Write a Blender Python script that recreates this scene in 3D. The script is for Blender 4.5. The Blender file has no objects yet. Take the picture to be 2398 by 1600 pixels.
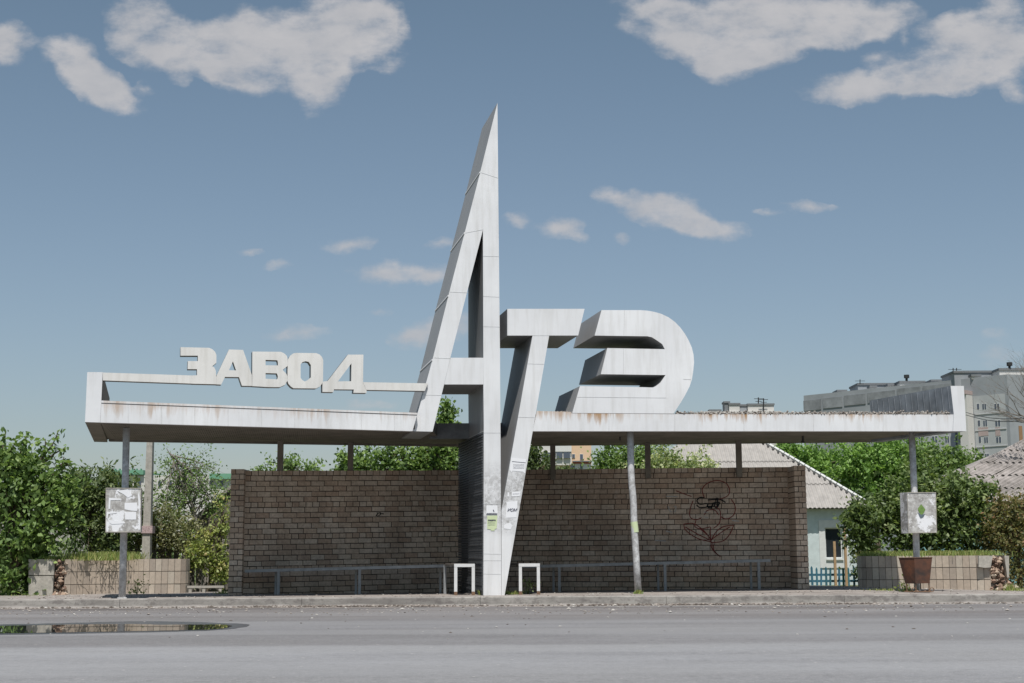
import bpy, math, random
import numpy as np
from mathutils import Vector, Matrix
from mathutils.geometry import tessellate_polygon
random.seed(7); rng = np.random.default_rng(11)
R = math.radians
C = bpy.context.scene.collection
scene = bpy.context.scene

# ------------------------------------------------------------------ camera
F = 3333.0; CZ = 0.81
PITCH = math.atan(503/F); ROLL = R(-0.3)
cam_d = bpy.data.cameras.new('camera'); cam = bpy.data.objects.new('camera', cam_d); C.objects.link(cam)
CM = Matrix.Rotation(math.pi/2+PITCH, 3, 'X') @ Matrix.Rotation(ROLL, 3, 'Z')
cam.matrix_world = Matrix.Translation((0, 0, CZ)) @ CM.to_4x4()
cam_d.sensor_width = 36; cam_d.lens = F/2398*36; cam_d.clip_end = 5000
scene.camera = cam
O = Vector((0, 0, CZ))
def ray(px, py): return CM @ Vector(((px-1199)/F, -(py-800)/F, -1.0))
def PY(px, py, Y):                      # point seen at a pixel, Y metres in front
    d = ray(px, py); return O + d*(Y/d.y)
def PZ(px, py, z):                      # point seen at a pixel, at height z
    d = ray(px, py); return O + d*((z-CZ)/d.z)
def PP(px, py, p0, n):
    d = ray(px, py); return O + d*((p0-O).dot(n)/d.dot(n))
def XY(px, Y, py=1303): return PY(px, py, Y).x

# ------------------------------------------------------------------ materials
def mat(name):
    m = bpy.data.materials.new(name); m.use_nodes = True
    nt = m.node_tree; nt.nodes.clear()
    out = nt.nodes.new('ShaderNodeOutputMaterial'); b = nt.nodes.new('ShaderNodeBsdfPrincipled')
    nt.links.new(b.outputs[0], out.inputs[0])
    return m, nt, b
class N:
    def __init__(s, nt): s.nt = nt
    def n(s, t, **k):
        o = s.nt.nodes.new(t)
        for a, v in k.items(): setattr(o, a, v)
        return o
    def l(s, a, b): s.nt.links.new(a, b)
    def setin(s, sock, v):
        if isinstance(v, bpy.types.NodeSocket): s.l(v, sock)
        else: sock.default_value = v
    def coord(s, scale=(1, 1, 1), kind='Object'):
        t = s.n('ShaderNodeTexCoord'); m = s.n('ShaderNodeMapping'); m.inputs['Scale'].default_value = scale
        s.l(t.outputs[kind], m.inputs[0]); return m.outputs[0]
    def noise(s, vec, scale, detail=4, rough=.55):
        o = s.n('ShaderNodeTexNoise'); o.inputs['Scale'].default_value = scale
        o.inputs['Detail'].default_value = detail; o.inputs['Roughness'].default_value = rough
        s.l(vec, o.inputs['Vector']); return o.outputs[0]
    def ramp(s, f, a, b, ca=(0, 0, 0, 1), cb=(1, 1, 1, 1)):
        if a > b: a, b, ca, cb = b, a, cb, ca
        o = s.n('ShaderNodeValToRGB'); e = o.color_ramp.elements
        e[0].position = a; e[1].position = b; e[0].color = ca; e[1].color = cb
        s.l(f, o.inputs[0]); return o.outputs[0]
    def mix(s, f, a, b, blend='MIX'):
        o = s.n('ShaderNodeMix', data_type='RGBA', blend_type=blend)
        s.setin(o.inputs[0], f); s.setin(o.inputs[6], a); s.setin(o.inputs[7], b); return o.outputs[2]
    def math(s, op, a, b=0.0, clamp=False):
        o = s.n('ShaderNodeMath', operation=op, use_clamp=clamp); s.setin(o.inputs[0], a); s.setin(o.inputs[1], b); return o.outputs[0]
    def attr(s, name='tint'):
        o = s.n('ShaderNodeAttribute'); o.attribute_name = name; return o.outputs['Fac']
    def bump(s, b, h, strength=.3, dist=.02):
        o = s.n('ShaderNodeBump'); o.inputs['Strength'].default_value = strength; o.inputs['Distance'].default_value = dist
        s.l(h, o.inputs['Height']); s.l(o.outputs[0], b.inputs['Normal'])
def c4(r, g=None, b=None):
    if g is None: g = b = r
    return (r, g, b, 1)
def plain(name, col, rough=.7, var=.25, scale=8, metal=0, bump=0, col2=None):
    m, nt, b = mat(name); q = N(nt); v = q.coord()
    n = q.noise(v, scale, 6, .65)
    c2 = col2 or tuple(x*(1-var) for x in col[:3])+(1,)
    q.l(q.mix(q.ramp(n, .35, .68), c2, col), b.inputs['Base Color'])
    b.inputs['Roughness'].default_value = rough; b.inputs['Metallic'].default_value = metal
    if bump: q.bump(b, n, bump, .02)
    return m
def tinted(name, cols, rough=.85, scale=20, var=.2, bump=.3):
    """colour by the per-face 'tint' value (each brick / tile / board its own tone)"""
    m, nt, b = mat(name); q = N(nt); v = q.coord()
    r = q.n('ShaderNodeValToRGB'); e = r.color_ramp.elements
    while len(e) < len(cols): e.new(.5)
    for i, c in enumerate(cols): e[i].position = i/(len(cols)-1); e[i].color = c4(*c)
    q.l(q.attr(), r.inputs[0])
    n = q.noise(v, scale, 5, .65)
    mx = q.mix(1.0, r.outputs[0], q.mix(q.ramp(n, .3, .7), c4(1-var), c4(1+var*.4)), 'MULTIPLY')
    if name == 'silicate_brick':        # rain runs, soot and rubbed patches
        s1 = q.noise(q.coord((1, 1, .45)), .9, 6, .65); s2 = q.noise(q.coord((1, 1, 1)), 2.4, 5, .7)
        mx = q.mix(1.0, mx, q.mix(q.ramp(s1, .38, .62), c4(.70, .68, .66), c4(1.12, 1.08, 1.04)), 'MULTIPLY')
        mx = q.mix(q.math('MULTIPLY', q.ramp(s2, .60, .72), .35), mx, c4(.55, .50, .46))
    q.l(mx, b.inputs['Base Color']); b.inputs['Roughness'].default_value = rough
    if bump: q.bump(b, n, bump, .01)
    return m
M = {}
def white_paint(name, base, rust=0.0, streak_z=None, grime=None, warm=1.0):
    m, nt, b = mat(name); q = N(nt)
    v = q.coord()
    big = q.noise(v, .9, 4, .5); fine = q.noise(v, 26, 5, .6)
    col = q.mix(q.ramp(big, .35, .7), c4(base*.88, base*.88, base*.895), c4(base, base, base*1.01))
    col = q.mix(q.math('MULTIPLY', q.ramp(fine, .62, .8), .22), col, c4(.42, .41, .39))
    vs = q.coord((9, 9, .9)); st = q.noise(vs, 1.2, 5, .6)
    col = q.mix(q.math('MULTIPLY', q.ramp(st, .46, .72), .26), col, c4(.40, .38, .34))
    t = q.n('ShaderNodeTexCoord'); sx = q.n('ShaderNodeSeparateXYZ'); q.l(t.outputs['Object'], sx.inputs[0])
    if rust:                     # rust runs that start at the top flashing and thin out downwards
        vr = q.coord((7, 7, .55)); rn = q.noise(vr, 1.6, 6, .7)
        z = sx.outputs[2]
        mr = q.n('ShaderNodeMapRange'); mr.inputs[1].default_value = streak_z[0]; mr.inputs[2].default_value = streak_z[1]
        mr.inputs[3].default_value = .36; mr.inputs[4].default_value = .0; q.l(z, mr.inputs[0])
        f = q.math('SUBTRACT', rn, mr.outputs[0])
        patch = q.ramp(q.noise(q.coord((.5, .5, .0)), 1.3, 2, .5), .45, .6)
        f = q.ramp(f, .34, .55)
        f = q.math('MULTIPLY', q.math('MULTIPLY', f, rust), q.math('ADD', q.math('MULTIPLY', patch, .8), .2))
        col = q.mix(f, col, c4(.40, .24, .12))
    if grime:                    # torn paper, glue and dirt at reading height
        z = sx.outputs[2]
        lo = q.n('ShaderNodeMapRange'); lo.inputs[1].default_value = grime[0]; lo.inputs[2].default_value = grime[0]+.25; q.l(z, lo.inputs[0])
        hi = q.n('ShaderNodeMapRange'); hi.inputs[1].default_value = grime[1]; hi.inputs[2].default_value = grime[1]-.35; q.l(z, hi.inputs[0])
        band = q.math('MULTIPLY', lo.outputs[0], hi.outputs[0])
        g1 = q.noise(q.coord((1, 1, 1)), 11, 8, .75); g2 = q.noise(q.coord((1, 1, 1)), 3.1, 3, .5)
        f = q.math('MULTIPLY', q.math('MULTIPLY', q.ramp(g1, .40, .56), q.ramp(g2, .3, .55)), band)
        col = q.mix(q.math('MULTIPLY', f, .75), col, c4(.30, .29, .28))
        g3 = q.noise(q.coord((1, 1, .5)), 45, 3, .7)
        col = q.mix(q.math('MULTIPLY', q.math('MULTIPLY', q.ramp(g3, .6, .66), band), .6), col, c4(.16, .15, .15))
    if warm != 1.0: col = q.mix(1.0, col, c4(1, .975, warm), 'MULTIPLY')
    q.l(col, b.inputs['Base Color']); b.inputs['Roughness'].default_value = .55
    q.bump(b, big, .25, .05)
    return m
WH = .80
M['white'] = white_paint('white_painted_metal', WH)
M['white_letter'] = white_paint('white_letter_paint', WH*.97, grime=(1.0, 2.35))
M['flank_shade'] = white_paint('shaded_flank_paint', .30)  # darker copy of the white paint: shade painted onto the letters' sides
M['cream'] = white_paint('cream_letter_paint', WH*.98, rust=.0, warm=.92)
M['pipe'] = white_paint('pipe_paint', .68, grime=(-9, 9))
M['seam'] = plain('sheet_seam', c4(.60), .6)
M['seam_dark'] = plain('dark_gap', c4(.06), .8)
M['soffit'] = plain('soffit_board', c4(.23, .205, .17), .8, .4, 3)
M['dark_face'] = plain('dark_face_sheet', c4(.15, .155, .165), .45, .4, 6)  # dark tone; on the sign's side faces it stands for their shade
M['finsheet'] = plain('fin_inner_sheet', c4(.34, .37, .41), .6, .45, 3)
M['roof_gravel'] = plain('bitumen_gravel', c4(.42, .38, .34), .95, .6, 30, bump=.6)
M['brick'] = tinted('silicate_brick', [(.46, .345, .27), (.52, .41, .325), (.56, .46, .375), (.62, .53, .45)], .9, 24, .30)
M['mortar'] = plain('mortar', c4(.075, .06, .05), .95, .3, 20)
M['tile'] = tinted('planter_tile', [(.38, .32, .265), (.47, .39, .315), (.53, .445, .36), (.50, .44, .365)], .6, 14, .15)
M['grout'] = plain('grout', c4(.16, .14, .12), .95)
M['concrete'] = plain('concrete', c4(.46, .43, .38), .9, .3, 12, bump=.3)
M['rubble'] = tinted('rubble', [(.16, .10, .075), (.30, .20, .15), (.42, .30, .22), (.55, .47, .38)], .95, 25, .4)
M['crumbs'] = tinted('grey_crumbs', [(.12, .10, .085), (.30, .26, .23), (.42, .385, .35), (.50, .48, .45)], .95, 25, .4)
M['soil'] = plain('soil', c4(.10, .08, .055), .95, .4, 10, bump=.5)
M['steel'] = plain('blue_grey_steel', c4(.30, .31, .32), .45, .35, 10)
M['bench_white'] = plain('bench_white_paint', c4(.72), .5, .12, 12)
M['rust'] = plain('rusty_steel', c4(.15, .055, .026), .75, .6, 4, bump=.3, col2=c4(.035, .022, .018))
M['rust_leg'] = plain('rust_leg', c4(.22, .13, .08), .8, .4, 10)
M['paper'] = plain('paper', c4(.82, .82, .84), .8, .06, 5)
M['paper_green'] = plain('green_paper', c4(.60, .68, .42), .8, .08, 5)
M['ink'] = plain('ink', c4(.05, .05, .09), .8)
M['old_wood'] = tinted('weathered_wood', [(.16, .14, .12), (.26, .23, .2), (.34, .31, .28)], .9, 18, .35)
M['new_wood'] = plain('fresh_wood', c4(.50, .34, .19), .7, .25, 12)
M['blue_paint'] = tinted('fence_blue_paint', [(.035, .13, .16), (.05, .17, .27), (.05, .20, .20)], .7, 20, .3)
M['teal_wall'] = plain('pale_teal_limewash', c4(.58, .645, .645), .9, .16, 5)
M['trim'] = plain('white_trim', c4(.66, .66, .64), .7, .1, 8)
M['glass'] = plain('dark_glass', c4(.03, .035, .04), .08, .2, 2)
M['curtain'] = plain('curtain_grey', c4(.20, .18, .19), .8, .2, 3)
M['asb'] = plain('asbestos_sheet', c4(.39, .365, .34), .9, .22, 3.0, bump=.2)
M['asb_old'] = plain('weathered_sheet', c4(.40, .36, .34), .95, .6, 2.2, bump=.5, col2=c4(.20, .18, .165))
M['panel_grey'] = plain('panel_grey', c4(.34, .36, .38), .9, .28, .12)
M['panel_grey2'] = plain('panel_grey_stained', c4(.31, .325, .34), .9, .45, .35)
M['panel_pale'] = plain('panel_pale', c4(.62, .60, .57), .9, .12, .15)
M['panel_dark'] = plain('roof_dark', c4(.20, .21, .22), .9)
M['panel_pink'] = plain('panel_pink', c4(.48, .38, .36), .9)
M['orange'] = plain('orange_render', c4(.70, .50, .34), .9, .08, .2)
M['redband'] = plain('red_band', c4(.45, .15, .11), .9)
M['greenroof'] = plain('green_roof', c4(.16, .36, .24), .8, .2, .3)
M['bluewin'] = plain('distant_glass', c4(.10, .12, .16), .2, .2, .5)
M['red_paint'] = plain('spray_paint_red', c4(.20, .035, .03), .8, .3, 30)
M['black_paint'] = plain('spray_paint_black', c4(.012), .8, .3, 30)
M['chalk'] = plain('chalk_mark', c4(.50, .48, .46), .9, .4, 20)
M['bark'] = plain('bark', c4(.16, .125, .09), .95, .5, 12, bump=.5)
M['grey_bark'] = plain('grey_bark', c4(.26, .23, .20), .95, .4, 12, bump=.5)
M['tank'] = plain('dark_vent', c4(.03), .6)

# notice boxes: flaking paint and paper scraps
def box_mat(name, seed):
    m, nt, b = mat(name); q = N(nt); t = q.n('ShaderNodeTexCoord'); mp = q.n('ShaderNodeMapping')
    q.l(t.outputs['Object'], mp.inputs[0]); mp.inputs['Location'].default_value = (seed, 0, seed*2)
    v = mp.outputs[0]
    n = q.noise(v, 9, 8, .7); n2 = q.noise(v, 3.2, 5, .7)
    col = q.mix(q.ramp(n, .42, .6), c4(.30, .285, .27), c4(.55, .54, .52))
    col = q.mix(q.ramp(n2, .52, .56), col, c4(.80, .80, .82))
    col = q.mix(q.ramp(q.noise(v, 30, 4, .8), .62, .7), col, c4(.2, .18, .17))
    q.l(col, b.inputs['Base Color']); b.inputs['Roughness'].default_value = .8
    return m
M['box_a'] = box_mat('flaking_box_paint', 0.0); M['box_b'] = box_mat('pasted_box_paint', 3.3)

# asphalt
def asphalt():
    m, nt, b = mat('old_asphalt'); q = N(nt)
    v = q.coord()
    long = q.noise(q.coord((.16, .5, 1)), 1.1, 8, .68)
    big = q.noise(q.coord((.25, .8, 1)), .6, 4, .6)
    fine = q.noise(v, 70, 4, .7); mid = q.noise(q.coord((.6, 1.5, 1)), 4, 6, .7)
    col = q.mix(q.ramp(long, .38, .62), c4(.168, .166, .172), c4(.225, .225, .235))
    col = q.mix(q.math('MULTIPLY', q.ramp(big, .4, .65), .45), col, c4(.225, .22, .218))
    col = q.mix(q.math('MULTIPLY', q.ramp(mid, .55, .7), .35), col, c4(.14, .138, .14))
    m2 = q.noise(v, 5, 7, .72); m3 = q.noise(v, 17, 5, .7)
    col = q.mix(q.math('MULTIPLY', q.ramp(m2, .50, .68), .5), col, c4(.12, .118, .12))
    col = q.mix(q.math('MULTIPLY', q.ramp(m3, .52, .66), .45), col, c4(.31, .30, .295))
    col = q.mix(q.math('MULTIPLY', q.ramp(m3, .46, .32), .5), col, c4(.10))
    col = q.mix(q.math('MULTIPLY', q.ramp(fine, .54, .68), .6), col, c4(.42, .41, .40))
    col = q.mix(q.math('MULTIPLY', q.ramp(fine, .44, .28), .5), col, c4(.09))
    # light bits of grit
    vo = q.n('ShaderNodeTexVoronoi'); vo.inputs['Scale'].default_value = 3.5; q.l(q.coord((1, 1, 1)), vo.inputs['Vector'])
    col = q.mix(q.math('MULTIPLY', q.ramp(vo.outputs['Distance'], .06, .03), .8), col, c4(.55, .52, .48))
    # dusty wear near the gutter
    t = q.n('ShaderNodeTexCoord'); sx = q.n('ShaderNodeSeparateXYZ'); q.l(t.outputs['Object'], sx.inputs[0])
    mr = q.n('ShaderNodeMapRange'); mr.inputs[1].default_value = 17.0; mr.inputs[2].default_value = 23.9; q.l(sx.outputs[1], mr.inputs[0])
    dirt = q.math('MULTIPLY', mr.outputs[0], q.ramp(q.noise(q.coord((.4, 1, 1)), 1.2, 6, .65), .42, .6))
    col = q.mix(q.math('MULTIPLY', dirt, .6), col, c4(.15, .14, .135))
    def band(y0, y1, y2, y3):
        a_ = q.n('ShaderNodeMapRange'); a_.inputs[1].default_value = y0; a_.inputs[2].default_value = y1; q.l(sx.outputs[1], a_.inputs[0])
        b2 = q.n('ShaderNodeMapRange'); b2.inputs[1].default_value = y3; b2.inputs[2].default_value = y2; q.l(sx.outputs[1], b2.inputs[0])
        return q.math('MULTIPLY', a_.outputs[0], b2.outputs[0])
    e1 = q.ramp(q.noise(q.coord((.5, 1.5, 1)), 1.3, 7, .7), .42, .55)
    col = q.mix(q.math('MULTIPLY', q.math('MULTIPLY', band(22.6, 23.0, 23.55, 23.65), e1), .7), col, c4(.075, .07, .07))
    e2 = q.ramp(q.noise(q.coord((.8, 1.5, 1)), 2.3, 7, .7), .40, .52)
    col = q.mix(q.math('MULTIPLY', q.math('MULTIPLY', band(23.4, 23.6, 24.2, 24.3), e2), .8), col, c4(.40, .37, .345))
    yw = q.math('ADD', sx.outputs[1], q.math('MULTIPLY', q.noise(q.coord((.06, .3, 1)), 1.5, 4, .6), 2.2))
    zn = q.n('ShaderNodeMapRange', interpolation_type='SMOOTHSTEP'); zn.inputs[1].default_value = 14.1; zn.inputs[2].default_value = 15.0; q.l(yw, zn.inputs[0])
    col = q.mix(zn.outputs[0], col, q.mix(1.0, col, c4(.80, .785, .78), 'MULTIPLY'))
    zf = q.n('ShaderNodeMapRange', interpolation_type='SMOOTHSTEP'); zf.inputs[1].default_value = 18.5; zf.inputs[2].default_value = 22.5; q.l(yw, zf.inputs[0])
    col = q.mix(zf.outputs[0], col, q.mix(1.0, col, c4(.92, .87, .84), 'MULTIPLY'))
    # broad worn bands running with the traffic
    e3 = q.ramp(q.noise(q.coord((.03, .35, 1)), 1.7, 3, .5), .45, .56)
    col = q.mix(q.math('MULTIPLY', e3, .28), col, c4(.30, .30, .305))
    q.l(col, b.inputs['Base Color']); b.inputs['Roughness'].default_value = .9
    q.bump(b, fine, .35, .01)
    return m
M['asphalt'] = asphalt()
def paving():
    m, nt, b = mat('dusty_paving'); q = N(nt); v = q.coord()
    a = q.noise(v, 1.2, 6, .6); f = q.noise(v, 40, 4, .7)
    col = q.mix(q.ramp(a, .4, .62), c4(.21, .185, .168), c4(.32, .285, .26))
    col = q.mix(q.math('MULTIPLY', q.ramp(f, .55, .7), .4), col, c4(.14, .12, .11))
    q.l(col, b.inputs['Base Color']); b.inputs['Roughness'].default_value = .95; q.bump(b, f, .4, .01)
    return m
M['paving'] = paving()
def kerbm():
    m, nt, b = mat('kerb_concrete'); q = N(nt); v = q.coord()
    a = q.noise(q.coord((.8, 1, 2.5)), 1.6, 6, .65); f = q.noise(v, 55, 4, .7)
    col = q.mix(q.ramp(a, .38, .62), c4(.20, .185, .172), c4(.34, .32, .295))
    col = q.mix(q.math('MULTIPLY', q.ramp(f, .5, .68), .45), col, c4(.17, .155, .145))
    col = q.mix(q.math('MULTIPLY', q.ramp(q.noise(q.coord((1, 1, 1.6)), 5, 8, .75), .50, .60), .6), col, c4(.12, .105, .10))
    t = q.n('ShaderNodeTexCoord'); sx = q.n('ShaderNodeSeparateXYZ'); q.l(t.outputs['Object'], sx.inputs[0])
    n2 = q.math('ADD', sx.outputs[2], q.math('MULTIPLY', q.noise(q.coord((.7, 1, 1)), 2.0, 4, .6), .09))
    col = q.mix(q.math('MULTIPLY', q.ramp(n2, .085, .06), .7), col, c4(.50, .46, .43))
    q.l(col, b.inputs['Base Color']); b.inputs['Roughness'].default_value = .95; q.bump(b, f, .5, .01)
    return m
M['kerb'] = kerbm()
def groundm():
    m, nt, b = mat('rough_grass_ground'); q = N(nt); v = q.coord()
    a = q.noise(v, .5, 6, .65); f = q.noise(v, 12, 5, .7)
    col = q.mix(q.ramp(a, .4, .6), c4(.07, .10, .03), c4(.16, .13, .08))
    col = q.mix(q.ramp(f, .4, .7), col, c4(.06, .085, .025))
    q.l(col, b.inputs['Base Color']); b.inputs['Roughness'].default_value = .95
    return m
M['ground'] = groundm()
def leafm(name, cols, trans=.35):
    m, nt, b = mat(name); q = N(nt)
    r = q.n('ShaderNodeValToRGB'); e = r.color_ramp.elements
    while len(e) < len(cols): e.new(.5)
    for i, c in enumerate(cols):
        lu = .3*c[0]+.6*c[1]+.1*c[2]
        e[i].position = i/(len(cols)-1); e[i].color = c4(*[(x*.84+lu*.16)*f_ for x, f_ in zip(c, (1.75, 1.58, 1.45))])
    q.l(q.attr(), r.inputs[0]); q.l(r.outputs[0], b.inputs['Base Color'])
    b.inputs['Roughness'].default_value = .5; b.inputs['Specular IOR Level'].default_value = .35
    tr = q.n('ShaderNodeBsdfTranslucent'); q.l(q.mix(1.0, r.outputs[0], c4(1.25, 1.35, .7), 'MULTIPLY'), tr.inputs[0])
    mx = q.n('ShaderNodeMixShader'); mx.inputs[0].default_value = trans
    q.l(b.outputs[0], mx.inputs[1]); q.l(tr.outputs[0], mx.inputs[2])
    out = [n for n in nt.nodes if n.type == 'OUTPUT_MATERIAL'][0]; q.l(mx.outputs[0], out.inputs[0])
    return m
M['leaf_green'] = leafm('leaf_green', [(.03, .065, .018), (.065, .13, .03), (.11, .20, .045), (.19, .29, .08)])
M['leaf_dark'] = leafm('leaf_dark', [(.022, .045, .018), (.05, .09, .03), (.09, .14, .05), (.17, .22, .10)])
M['leaf_mid'] = leafm('leaf_mid', [(.028, .055, .018), (.06, .105, .03), (.10, .165, .05), (.19, .25, .10)])
M['leaf_bright'] = leafm('leaf_bright', [(.04, .10, .02), (.08, .18, .03), (.13, .26, .045), (.19, .33, .07)])
M['leaf_olive'] = leafm('leaf_olive', [(.06, .07, .035), (.10, .12, .055), (.15, .17, .08), (.22, .22, .13)])
M['leaf_yellow'] = leafm('leaf_yellow', [(.06, .10, .025), (.13, .19, .045), (.22, .28, .07), (.30, .24, .12)])
M['leaf_pale'] = leafm('leaf_pale', [(.07, .13, .045), (.15, .22, .09), (.28, .34, .18), (.48, .50, .38)])
M['leaf_red'] = leafm('leaf_reddish', [(.05, .07, .025), (.09, .11, .035), (.14, .13, .05), (.20, .11, .06)])
M['grass'] = leafm('grass_blade', [(.07, .13, .025), (.12, .20, .04), (.20, .26, .07), (.30, .28, .12)])

# ------------------------------------------------------------------ mesh helpers
ORG = {}
class MB:
    def __init__(s): s.v = []; s.f = []; s.m = []; s.t = []
    def face(s, pts, m=0, t=.5):
        i = len(s.v); s.v += [tuple(p) for p in pts]; s.f.append(tuple(range(i, i+len(pts)))); s.m.append(m); s.t.append(t)
    def hexa(s, a, b, m=0, t=.5):
        """a: 4 points of one end, b: the 4 matching points of the other end"""
        i = len(s.v); s.v += [tuple(p) for p in list(a)+list(b)]
        for q in ((0, 1, 2, 3), (7, 6, 5, 4), (0, 4, 5, 1), (1, 5, 6, 2), (2, 6, 7, 3), (3, 7, 4, 0)):
            s.f.append(tuple(i+k for k in q)); s.m.append(m); s.t.append(t)
        return s
    def box(s, x0, x1, y0, y1, z0, z1, m=0, t=.5):
        return s.hexa([(x0, y0, z0), (x1, y0, z0), (x1, y0, z1), (x0, y0, z1)], [(x0, y1, z0), (x1, y1, z0), (x1, y1, z1), (x0, y1, z1)], m, t)
    def prism(s, loops, vec, m=0, ms=None, t=.5):
        """extrude a flat outline (first loop) with holes (others) by vec"""
        ms = m if ms is None else ms; vec = Vector(vec)
        loops = [[Vector(p) for p in L] for L in loops]
        flat = [p for L in loops for p in L]; n = len(flat); i = len(s.v)
        s.v += [tuple(p) for p in flat]+[tuple(p+vec) for p in flat]
        for tri in tessellate_polygon(loops):
            s.f.append(tuple(i+k for k in tri)); s.m.append(m); s.t.append(t)
            s.f.append(tuple(i+n+k for k in reversed(tri))); s.m.append(m); s.t.append(t)
        o = 0
        for L in loops:
            for k in range(len(L)):
                a = i+o+k; b = i+o+(k+1) % len(L)
                s.f.append((a, b, b+n, a+n)); s.m.append(ms); s.t.append(t)
            o += len(L)
        return s
    def tube(s, pts, rad, n=8, m=0, t=.5, cap=True):
        pts = [Vector(p) for p in pts]; rs = rad if isinstance(rad, (list, tuple)) else [rad]*len(pts)
        base = len(s.v); ref = None
        for k, p in enumerate(pts):
            d = (pts[min(k+1, len(pts)-1)]-pts[max(k-1, 0)]).normalized()
            if ref is None: ref = d.orthogonal().normalized()
            u = (ref-d*ref.dot(d)).normalized(); w = d.cross(u); ref = u
            for j in range(n):
                a = 2*math.pi*j/n; s.v.append(tuple(p+(u*math.cos(a)+w*math.sin(a))*rs[k]))
        for k in range(len(pts)-1):
            for j in range(n):
                a = base+k*n+j; b = base+k*n+(j+1) % n
                s.f.append((a, b, b+n, a+n)); s.m.append(m); s.t.append(t)
        if cap:
            s.f.append(tuple(base+j for j in reversed(range(n)))); s.m.append(m); s.t.append(t)
            s.f.append(tuple(base+(len(pts)-1)*n+j for j in range(n))); s.m.append(m); s.t.append(t)
        return s
    def lump(s, c, r, m=0, t=.5, sq=(1, 1, 1)):
        c = Vector(c); i = len(s.v)
        dirs = [(1, 0, 0), (0, 1, 0), (-1, 0, 0), (0, -1, 0), (0, 0, 1), (0, 0, -1)]
        for d in dirs: s.v.append(tuple(c+Vector((d[0]*sq[0], d[1]*sq[1], d[2]*sq[2]))*r*random.uniform(.7, 1.3)+Vector([random.uniform(-.2, .2)*r for _ in 'abc'])))
        for q in ((0, 1, 4), (1, 2, 4), (2, 3, 4), (3, 0, 4), (1, 0, 5), (2, 1, 5), (3, 2, 5), (0, 3, 5)):
            s.f.append(tuple(i+k for k in q)); s.m.append(m); s.t.append(t)
    def build(s, name, mats, parent=None, smooth=False):
        org = ORG.get(parent, Vector((0, 0, 0))) if parent else Vector((0, 0, 0))
        me = bpy.data.meshes.new(name)
        if org.length: me.from_pydata([(x-org.x, y-org.y, z-org.z) for x, y, z in s.v], [], s.f)
        else: me.from_pydata(s.v, [], s.f)
        mats = mats if isinstance(mats, (list, tuple)) else [mats]
        for mm in mats: me.materials.append(mm if not isinstance(mm, str) else M[mm])
        me.polygons.foreach_set('material_index', s.m)
        at = me.attributes.new('tint', 'FLOAT', 'FACE'); at.data.foreach_set('value', s.t)
        if smooth: me.polygons.foreach_set('use_smooth', [True]*len(s.f))
        me.update()
        o = bpy.data.objects.new(name, me); C.objects.link(o)
        if parent: o.parent = parent; ORG[o] = org
        return o
def thing(name, label, cat, loc, group=None):
    o = bpy.data.objects.new(name, None); C.objects.link(o); o.location = loc; o.empty_display_size = .3
    ORG[o] = Vector(loc); o['label'] = label; o['category'] = cat
    if group: o['group'] = group
    return o
def tag(o, label, cat, group=None, kind=None):
    o['label'] = label; o['category'] = cat
    if group: o['group'] = group
    if kind: o['kind'] = kind
    return o
def struct(o): o['kind'] = 'structure'; return o
def lab(o, label): o['label'] = label; return o

# ------------------------------------------------------------------ ground, road, kerb, pavement
KY = 23.9
def lerp(a, b, t): return a+(b-a)*t
def G(x, y):                            # pavement height
    back = np.interp(x, [-12, -5.8, -1, 2, 5.6, 7.2, 9.5, 14], [.09, .125, .13, .15, .20, .17, .11, .10])
    t = min(max((y-KY)/(28.4-KY), 0), 1)
    return float(.150*(1-t)+back*t)
g = MB()
prof = [(-60, -.02), (22, -.02), (24.4, -.02), (29.5, -.02), (33.5, -.02), (38, -.45), (80, -.45), (400, -.6), (4000, -.6)]
xs = [-4000, -300, -60, -20, 0, 20, 60, 300, 4000]
for (y0, z0), (y1, z1) in zip(prof, prof[1:]):
    for x0, x1 in zip(xs, xs[1:]): g.face([(x0, y0, z0), (x1, y0, z0), (x1, y1, z1), (x0, y1, z1)])
struct(g.build('ground', 'ground'))
r = MB()
for i in range(-20, 20): r.face([(i*4, -40, 0), (i*4+4, -40, 0), (i*4+4, KY+.06, 0), (i*4, KY+.06, 0)])
struct(r.build('road', 'asphalt'))
k = MB(); x = -40.0
while x < 40:
    L = random.uniform(2.6, 3.2)
    dz = random.uniform(-.006, .006); dy = random.uniform(-.01, .01)
    a, b_ = x+.003, x+L-.003
    sec = [(KY+dy, -.01), (KY+dy+.012, .135+dz), (KY+dy+.03, .15+dz), (KY+.17, .152+dz)]
    for (y0, z0), (y1, z1) in zip(sec, sec[1:]): k.face([(a, y0, z0), (b_, y0, z0), (b_, y1, z1), (a, y1, z1)])
    k.face([(a, KY+dy, -.01)]+[(a, yy, zz) for yy, zz in sec]+[(a, KY+.17, -.01)]); k.face([(b_, yy, zz) for yy, zz in sec]+[(b_, KY+.17, -.01)])
    x += L
struct(k.build('kerb', 'kerb'))
s_ = MB(); NX, NY = 120, 16
x0, x1, y0, y1 = -40, 40, KY+.17, 29.6
P = [[(lerp(x0, x1, i/NX), lerp(y0, y1, j/NY), G(lerp(x0, x1, i/NX), lerp(y0, y1, j/NY))-.002+random.uniform(-.004, .004)) for j in range(NY+1)] for i in range(NX+1)]
for i in range(NX):
    for j in range(NY): s_.face([P[i][j], P[i+1][j], P[i+1][j+1], P[i][j+1]])
struct(s_.build('pavement', 'paving'))
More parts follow.
